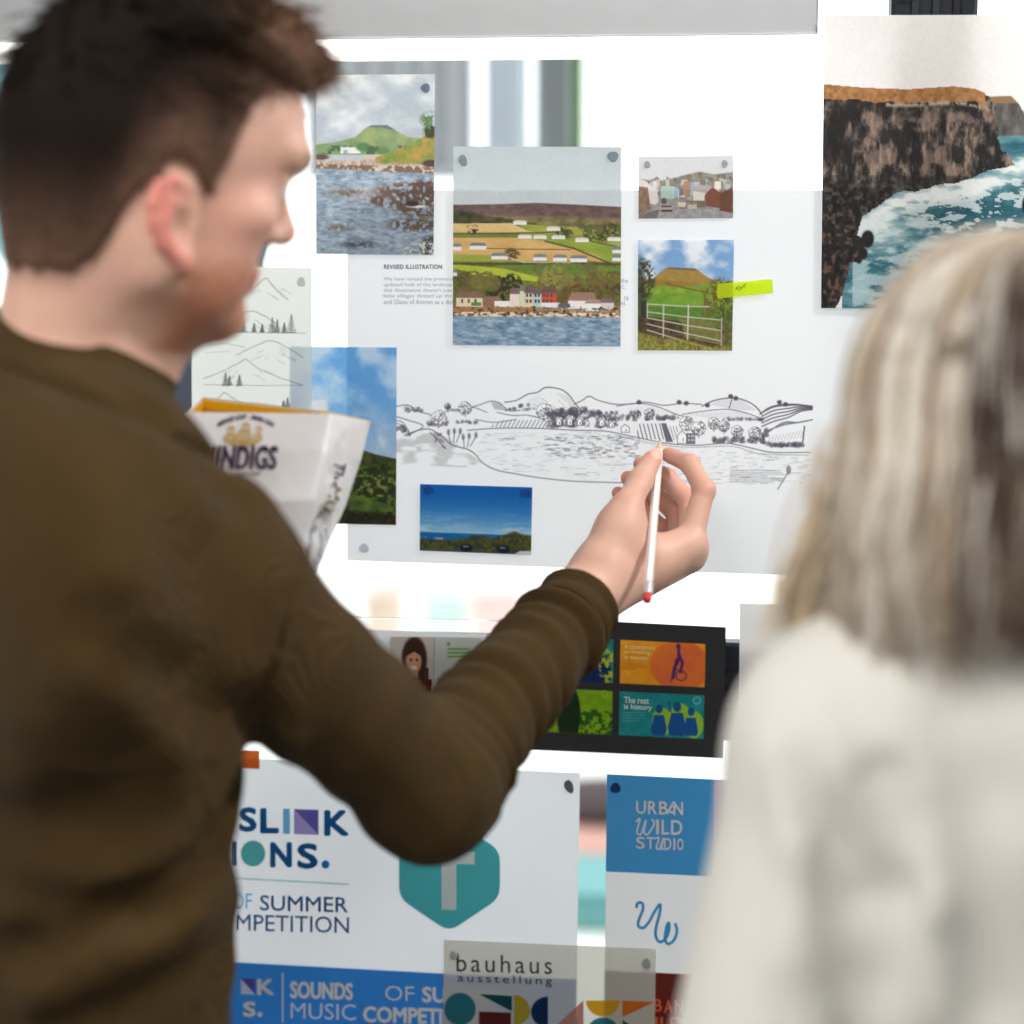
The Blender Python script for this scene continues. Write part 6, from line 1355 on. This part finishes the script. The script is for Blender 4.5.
def locks(n, r0, seed, spread, name):
    rg = np.random.default_rng(seed); K = 18; th = rg.uniform(-math.pi * .80, math.pi * .80, n)          # 0 = straight back, negative towards the left ear
    lay_ = rg.random(n); t = np.linspace(0, 1, K)
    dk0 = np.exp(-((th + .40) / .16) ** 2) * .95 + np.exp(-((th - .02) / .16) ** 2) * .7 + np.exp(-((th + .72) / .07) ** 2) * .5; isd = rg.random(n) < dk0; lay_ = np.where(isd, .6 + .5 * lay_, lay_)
    part = np.stack([rg.normal(.012, .010, n), rg.uniform(-.05, .06, n), np.full(n, .100)], 1)
    paths = np.zeros((n, K, 3)); phs = rg.uniform(0, 6.28, n); end = np.interp(np.abs(th), [0, .5, 1.2, 1.6], [-.078, -.090, -.112, -.125]) + rg.normal(0, .013, n)
    rx, ry, rz = .094 + .010 * lay_, .106 + .009 * lay_, .098 + .008 * lay_
    for k in range(K):
        a = min(t[k] / .5, 1) * math.pi / 2; fall = np.clip((t[k] - .5) / .5, 0, 1)
        flare = 1 + .05 * math.sin(math.pi * fall) + (.05 * fall ** 2) * np.where(np.abs(th) > 1.2, 1.6, .4) * spread + .03 * np.sin(phs + 7 * t[k]) * fall
        sx = np.sin(th); cy = -np.cos(th)
        p = np.stack([rx * np.sin(a) ** .8 * sx * flare, -.014 + ry * np.sin(a) ** .8 * cy * flare + .0 * fall, .010 + rz * np.cos(a) + (end - .010) * fall], 1)
        w_ = np.clip(1 - t[k] / .22, 0, 1) ** 1.0
        p = p * (1 - w_) + (part * np.array([1, 1, 1]) + np.array([0, 0, .008]) * lay_[:, None]) * w_ * 1.0 if k == 0 else p + (part * np.array([1, 1, 0])) * w_ * .6
        p += np.stack([np.sin(phs + 11 * t[k]), np.cos(phs * 1.7 + 9 * t[k]), 0 * phs], 1) * .0035 * t[k]
        paths[:, k] = p
    tone = rg.random(n); pal = np.array([(236, 231, 222), (208, 196, 180), (178, 158, 134), (226, 218, 206), (126, 102, 80)]) / 255.
    q_ = np.clip((vnoise(np.stack([th * 3.4, 0 * th + 3.3, lay_ * 2], 1), 4.0, seed + 2) - .5) * 2.0 + .5 + rg.normal(0, .12, n), 0, 1); c0 = np.stack([np.interp(q_, [0, .25, .5, .75, 1], pal[[4, 2, 1, 3, 0], k_]) for k_ in range(3)], 1)
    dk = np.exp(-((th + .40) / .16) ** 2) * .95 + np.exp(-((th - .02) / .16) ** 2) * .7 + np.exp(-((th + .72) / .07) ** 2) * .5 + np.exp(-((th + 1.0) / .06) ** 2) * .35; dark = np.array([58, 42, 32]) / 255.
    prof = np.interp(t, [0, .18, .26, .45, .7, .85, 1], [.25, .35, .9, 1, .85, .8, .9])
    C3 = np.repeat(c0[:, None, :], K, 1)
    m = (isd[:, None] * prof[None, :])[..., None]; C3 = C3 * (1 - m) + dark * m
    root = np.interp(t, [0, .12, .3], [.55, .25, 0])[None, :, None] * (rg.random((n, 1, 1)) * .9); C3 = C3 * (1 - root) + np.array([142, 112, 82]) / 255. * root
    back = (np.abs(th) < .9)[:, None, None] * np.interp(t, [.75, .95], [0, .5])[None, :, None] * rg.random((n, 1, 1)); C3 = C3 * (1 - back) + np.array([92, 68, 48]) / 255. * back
    rad = r0 * rg.uniform(.6, 1.3, (n, 1)) * np.interp(t, [0, .1, .7, 1], [.7, 1, .9, .25])[None, :]
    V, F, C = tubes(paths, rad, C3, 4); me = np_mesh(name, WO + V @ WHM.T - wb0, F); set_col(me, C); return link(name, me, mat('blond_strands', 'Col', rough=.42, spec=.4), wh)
locks(2600, .0017, 5, 1.0, 'hair_locks'); locks(3600, .0007, 6, 1.15, 'hair_strands')
# loose front strands falling before the near shoulder
n = 60; K = 12; t = np.linspace(0, 1, K); rg = np.random.default_rng(8); paths = np.zeros((n, K, 3)); s0 = np.stack([-.090 + rg.normal(0, .006, n), rg.uniform(-.01, .05, n), rg.uniform(-.06, .02, n)], 1); e0 = np.stack([-.116 + rg.normal(0, .010, n), .05 + rg.normal(0, .012, n), -.122 + rg.normal(0, .010, n)], 1)
for k in range(K): paths[:, k] = s0 * (1 - t[k]) + e0 * t[k] + np.stack([-.012 * np.sin(np.pi * t[k]) + .004 * np.sin(5 * t[k] + np.arange(n)), 0 * e0[:, 0], 0 * e0[:, 0]], 1)
C3 = np.repeat((np.array([240, 218, 188]) / 255. * rg.uniform(.75, 1.05, (n, 1)))[:, None, :], K, 1); V, F, C = tubes(paths, .0013 * np.interp(t, [0, .7, 1], [1, .9, .2])[None, :].repeat(n, 0), C3, 4); me = np_mesh('front_strands', WO + V @ WHM.T - wb0, F); set_col(me, C); link('front_strands', me, mat('blond_strands', 'Col'), wh)
# ------------------------------------------------------------------ the glass partition and the room
FZ = 0.0
GL = bpy.data.materials.new('clear_glass'); GL.use_nodes = True
_n = GL.node_tree.nodes; _l = GL.node_tree.links; _n.remove(_n['Principled BSDF'])
_t = _n.new('ShaderNodeBsdfTransparent'); _t.inputs['Color'].default_value = (.95, .97, .96, 1); _g = _n.new('ShaderNodeBsdfGlossy'); _g.inputs['Roughness'].default_value = .02
_f = _n.new('ShaderNodeFresnel'); _f.inputs['IOR'].default_value = 1.3; _m = _n.new('ShaderNodeMixShader')
_l.new(_f.outputs[0], _m.inputs[0]); _l.new(_t.outputs[0], _m.inputs[1]); _l.new(_g.outputs[0], _m.inputs[2]); _l.new(_m.outputs[0], _n['Material Output'].inputs['Surface'])
FRAME = mat('dark_frame', rgb(34, 40, 50), rough=.4, metal=.3)
STEEL = mat('satin_metal', rgb(176, 178, 182), rough=.38, metal=.55, var=.05)
def struct(b, name, m, smooth=False):
    o = b.build(name, m, smooth=smooth); o['kind'] = 'structure'; return o
zr = G(560, 37, 0)[2]; zs = G(560, 60, 0)[2]; zt1 = G(600, 624, 0)[2]; zb0 = G(600, 642, 0)[2]; zb1 = G(600, 740, 0)[2]
XL, XR = -2.6, 2.6
xm0, xm1 = G(892, 8, 0)[0], G(979, 8, 0)[0]
BEAD = lambda b, x, z0, z1: b.box((x, -.012, z0), (x + .014, .007, z1), .002)
w1 = BEAD(MB().box((XL, .001, zt1), (xm0 + .02, .007, zr + .03)), XL, zt1, zr); struct(w1, 'window_1', GL)
struct(BEAD(MB().box((XL, .001, .06), (XR, .007, zb1 + .01)), XL, .06, zb1 - .002), 'window_2', GL)
struct(BEAD(MB().box((xm1 - .02, .001, zt1), (XR, .007, 2.58)), XR - .014, zt1, 2.5), 'window_3', GL)
struct(MB().box((XL, -.0005, zr), (G(818, 20, 0)[0], .05, zr + .16), .002), 'trim_1', STEEL)
tr = MB()
for x in (XL, XR - .014): BEAD(tr, x, zb1, zt1)
tr.box((XL, .0095, zb1), (XR, .035, zb0), .003)
for k in range(5): tr.box((XL, .0075, zb1 + .006 + k * .0165), (XR, .0095, zb1 + .018 + k * .0165), .001)
struct(tr, 'trim_2', FRAME)
mu = MB().box((xm0, .0095, 0), (xm1, .07, 2.6), .003)
for t in (.22, .46, .70): mu.box((xm0 + (xm1 - xm0) * t, .003, zt1), (xm0 + (xm1 - xm0) * t + .008, .0095, 2.6), .001)
struct(mu, 'trim_3', FRAME)
struct(MB().box((XL, 0, 0), (XR, .06, .06), .004), 'trim_4', FRAME)
struct(MB().box((XL, -.001, zr + .16), (xm0, .05, 2.6)), 'wall_front', mat('white_paint', rgb(224, 224, 222), rough=.8))
strip = MB().box((XL, -.004, zs + .0005), (G(822, 48, 0)[0], -.0002, zr - .0005), .001).build('strip_light', mat('light_strip', (1, .97, .9, 1), rough=.5, emit=1.6))  # emissive strip added in place of the bright gap below the rail, no lamp
tag(strip, 'long glowing white strip added for the bright gap under the grey metal top rail', 'glowing strip')

WALL = mat('room_paint', rgb(196, 194, 190), rough=.85, var=.02)
struct(MB().box((XL, -4.2, -.1), (XR, 0, 0)), 'floor', mat('grey_carpet', rgb(92, 92, 94), rough=.95, var=.15, bump=('n', 300, .002, .4)))
struct(MB().box((XL, -4.2, 2.6), (XR, .06, 2.7)), 'ceiling', WALL)
struct(MB().box((XL - .1, -4.2, 0), (XL, .06, 2.6)), 'wall_left', WALL)
struct(MB().box((XR, -4.2, 0), (XR + .1, .06, 2.6)), 'wall_right', WALL)
struct(MB().box((XL, -4.3, 0), (XR, -4.2, 2.6)), 'wall_back', WALL)

# outside the glass: pale paving and what stands on it, far out of focus
struct(MB().box((-14, .07, -.12), (14, 26, -.02)), 'floor_terrace', mat('pale_paving', rgb(236, 234, 230), rough=.8, var=.03))
BM = P(512, -160, 4.3)
struct(MB().box((-4, BM[1] - .1, BM[2]), (4, BM[1] + .3, BM[2] + .25), .01), 'trim_5', mat('white_beam', rgb(232, 232, 230), rough=.8))
for x in (-3.8, 3.8): struct(MB().box((x - .06, BM[1] - .05, -.02), (x + .06, BM[1] + .1, BM[2])), 'trim_6', mat('white_beam', rgb(232, 232, 230)))
def blind(px0, px1, ybot, col, label, dy):
    a = P(px0, ybot, 4.3); b = P(px1, ybot, 4.3); y = BM[1] + dy; t = empty('roller_blind', ((a[0] + b[0]) / 2, y, a[2])); w = (b[0] - a[0]) / 2; h = BM[2] - a[2]
    m = mat('blind_%d_%d_%d' % col, rgb(*col), rough=.8, var=.03)
    V = []; n = 24
    for i in range(n + 1):
        for z in (0, h): V.append((-w + 2 * w * i / n, .012 * math.sin(i * 1.7), z))
    o = MB().add(V, [(2 * i, 2 * i + 2, 2 * i + 3, 2 * i + 1) for i in range(n)]).build('fabric', m, t, recalc=False)
    MB().lathe([(0, .014), (2 * w, .014)], (-w, 0, 0), (w, 0, 0), 10).build('hem_bar', m, t); MB().lathe([(0, .03), (2 * w, .03)], (-w, 0, h - .03), (w, 0, h - .03), 12).build('roller', m, t)
    return tag(t, label, 'blind', None)
blind(292, 466, 172, (150, 152, 156), 'wide grey roller blind out of focus behind the rocky bay print', 0)
blind(474, 520, 185, (214, 220, 228), 'pale slim roller blind behind the glass above the village print', .06)
blind(523, 566, 185, (176, 178, 182), 'slim grey roller blind between the pale one and the green strip', .12)
blind(566, 578, 185, (120, 190, 80), 'narrow green hanging strip behind the glass above the village print', .05)
blind(-70, 8, 255, (170, 206, 212), 'pale teal roller blind beyond the short-haired person', 0)
# leaning dark board
eb = empty('easel_board'); q = [P(205, 232, 3.2), P(255, 232, 3.2), P(205, 450, 3.2), P(150, 450, 3.2)]; off = np.array([.02, .03, 0])
eb.location = (q[2][0], q[2][1], -.02); bl = np.array(eb.location)
b = MB(); b.add([p - bl for p in q] + [p + off - bl for p in q], [(0, 1, 2, 3), (7, 6, 5, 4), (0, 4, 5, 1), (1, 5, 6, 2), (2, 6, 7, 3), (3, 7, 4, 0)]); b.build('board', mat('charcoal_board', rgb(70, 76, 88), rough=.7), eb)
for s in (3, 2): a_ = q[s] - bl; MB().lathe([(0, .015), (np.linalg.norm(a_ - np.array([a_[0], a_[1], 0])), .015)], a_, (a_[0], a_[1] + .001, 0)).build('leg', FRAME, eb)
tag(eb, 'dark grey slanted board out of focus behind the sketch page', 'board')
# low things far out on the terrace, seen under the large sheet and between the logo sheets
def crate(px0, px1, y0, y1, d, col, label, name='crate', cat='crate'):
    a = P(px0, y0, d); b_ = P(px1, y1, d); t = empty(name, ((a[0] + b_[0]) / 2, a[1] + .15, -.02)); c0 = np.array(t.location); w = (b_[0] - a[0]) / 2; h = a[2] + .02
    m = mat('crate_%d_%d_%d' % col, rgb(*col), rough=.6)
    MB().box((-w, -.15, 0), (w, .15, h * .93), .01).build('body', m, t); MB().box((-w - .01, -.16, h * .93), (w + .01, .16, h), .006).build('lid', m, t)
    return tag(t, label, cat)
crate(470, 520, 592, 640, 8.0, (226, 190, 186), 'reddish crate on the terrace seen below the pen drawing sheet')
crate(420, 464, 596, 640, 8.4, (190, 216, 208), 'greenish crate on the terrace beside the reddish one')
crate(362, 392, 594, 640, 7.6, (196, 176, 160), 'beige crate on the terrace seen past the olive shoulder')
crate(560, 640, 893, 926, 4.9, (96, 152, 152), 'teal crate on the terrace between the two logo sheets')
pf = empty('pouffe'); a = P(594, 843, 5.25); pf.location = (a[0], a[1] + .3, -.02); h = a[2] + .02
MB().lathe([(0, .2), (.02, .26), (h * .5, .3), (h - .03, .27), (h, .2)], (0, 0, 0), (0, 0, 1), 32).build('seat', mat('pink_fabric', rgb(196, 150, 138), rough=.9), pf, True); MB().lathe([(0, .19), (.03, .2)], (0, 0, -.0), (0, 0, 1), 32).build('base', FRAME, pf)
tag(pf, 'pink round pouffe out of focus between the two logo sheets', 'stool')
cu = MB().lathe([(0, .1), (.01, .16), (.03, .18), (.05, .15), (.065, .06)], (0, 0, 0), (0, 0, 1), 28).build('cushion', mat('dark_cushion', rgb(66, 52, 54), rough=.9), None, True); cu.location = (a[0], a[1] + .3, -.02 + h); tag(cu, 'dark cushion lying on the pink pouffe', 'cushion')
crate(540, 680, 765, 800, 6.6, (160, 140, 120), 'long beige planter box on the terrace behind the dark cushion', 'planter_box', 'planter')

# ------------------------------------------------------------------ light
w = bpy.data.worlds.new('sky'); sc.world = w; w.use_nodes = True
bg = w.node_tree.nodes['Background']; bg.inputs['Color'].default_value = (.95, .975, 1.0, 1); bg.inputs['Strength'].default_value = WORLD
def area(name, loc, target, sx, sy, power, col=(1, 1, 1)):
    l = bpy.data.lights.new(name, 'AREA'); l.shape = 'RECTANGLE'; l.size = sx; l.size_y = sy; l.energy = power; l.color = col
    o = bpy.data.objects.new(name, l); COL.objects.link(o); o.location = loc
    o.rotation_euler = (Vector(target) - Vector(loc)).to_track_quat('-Z', 'Y').to_euler(); return o
for a_ in LAMPS: area(*a_)
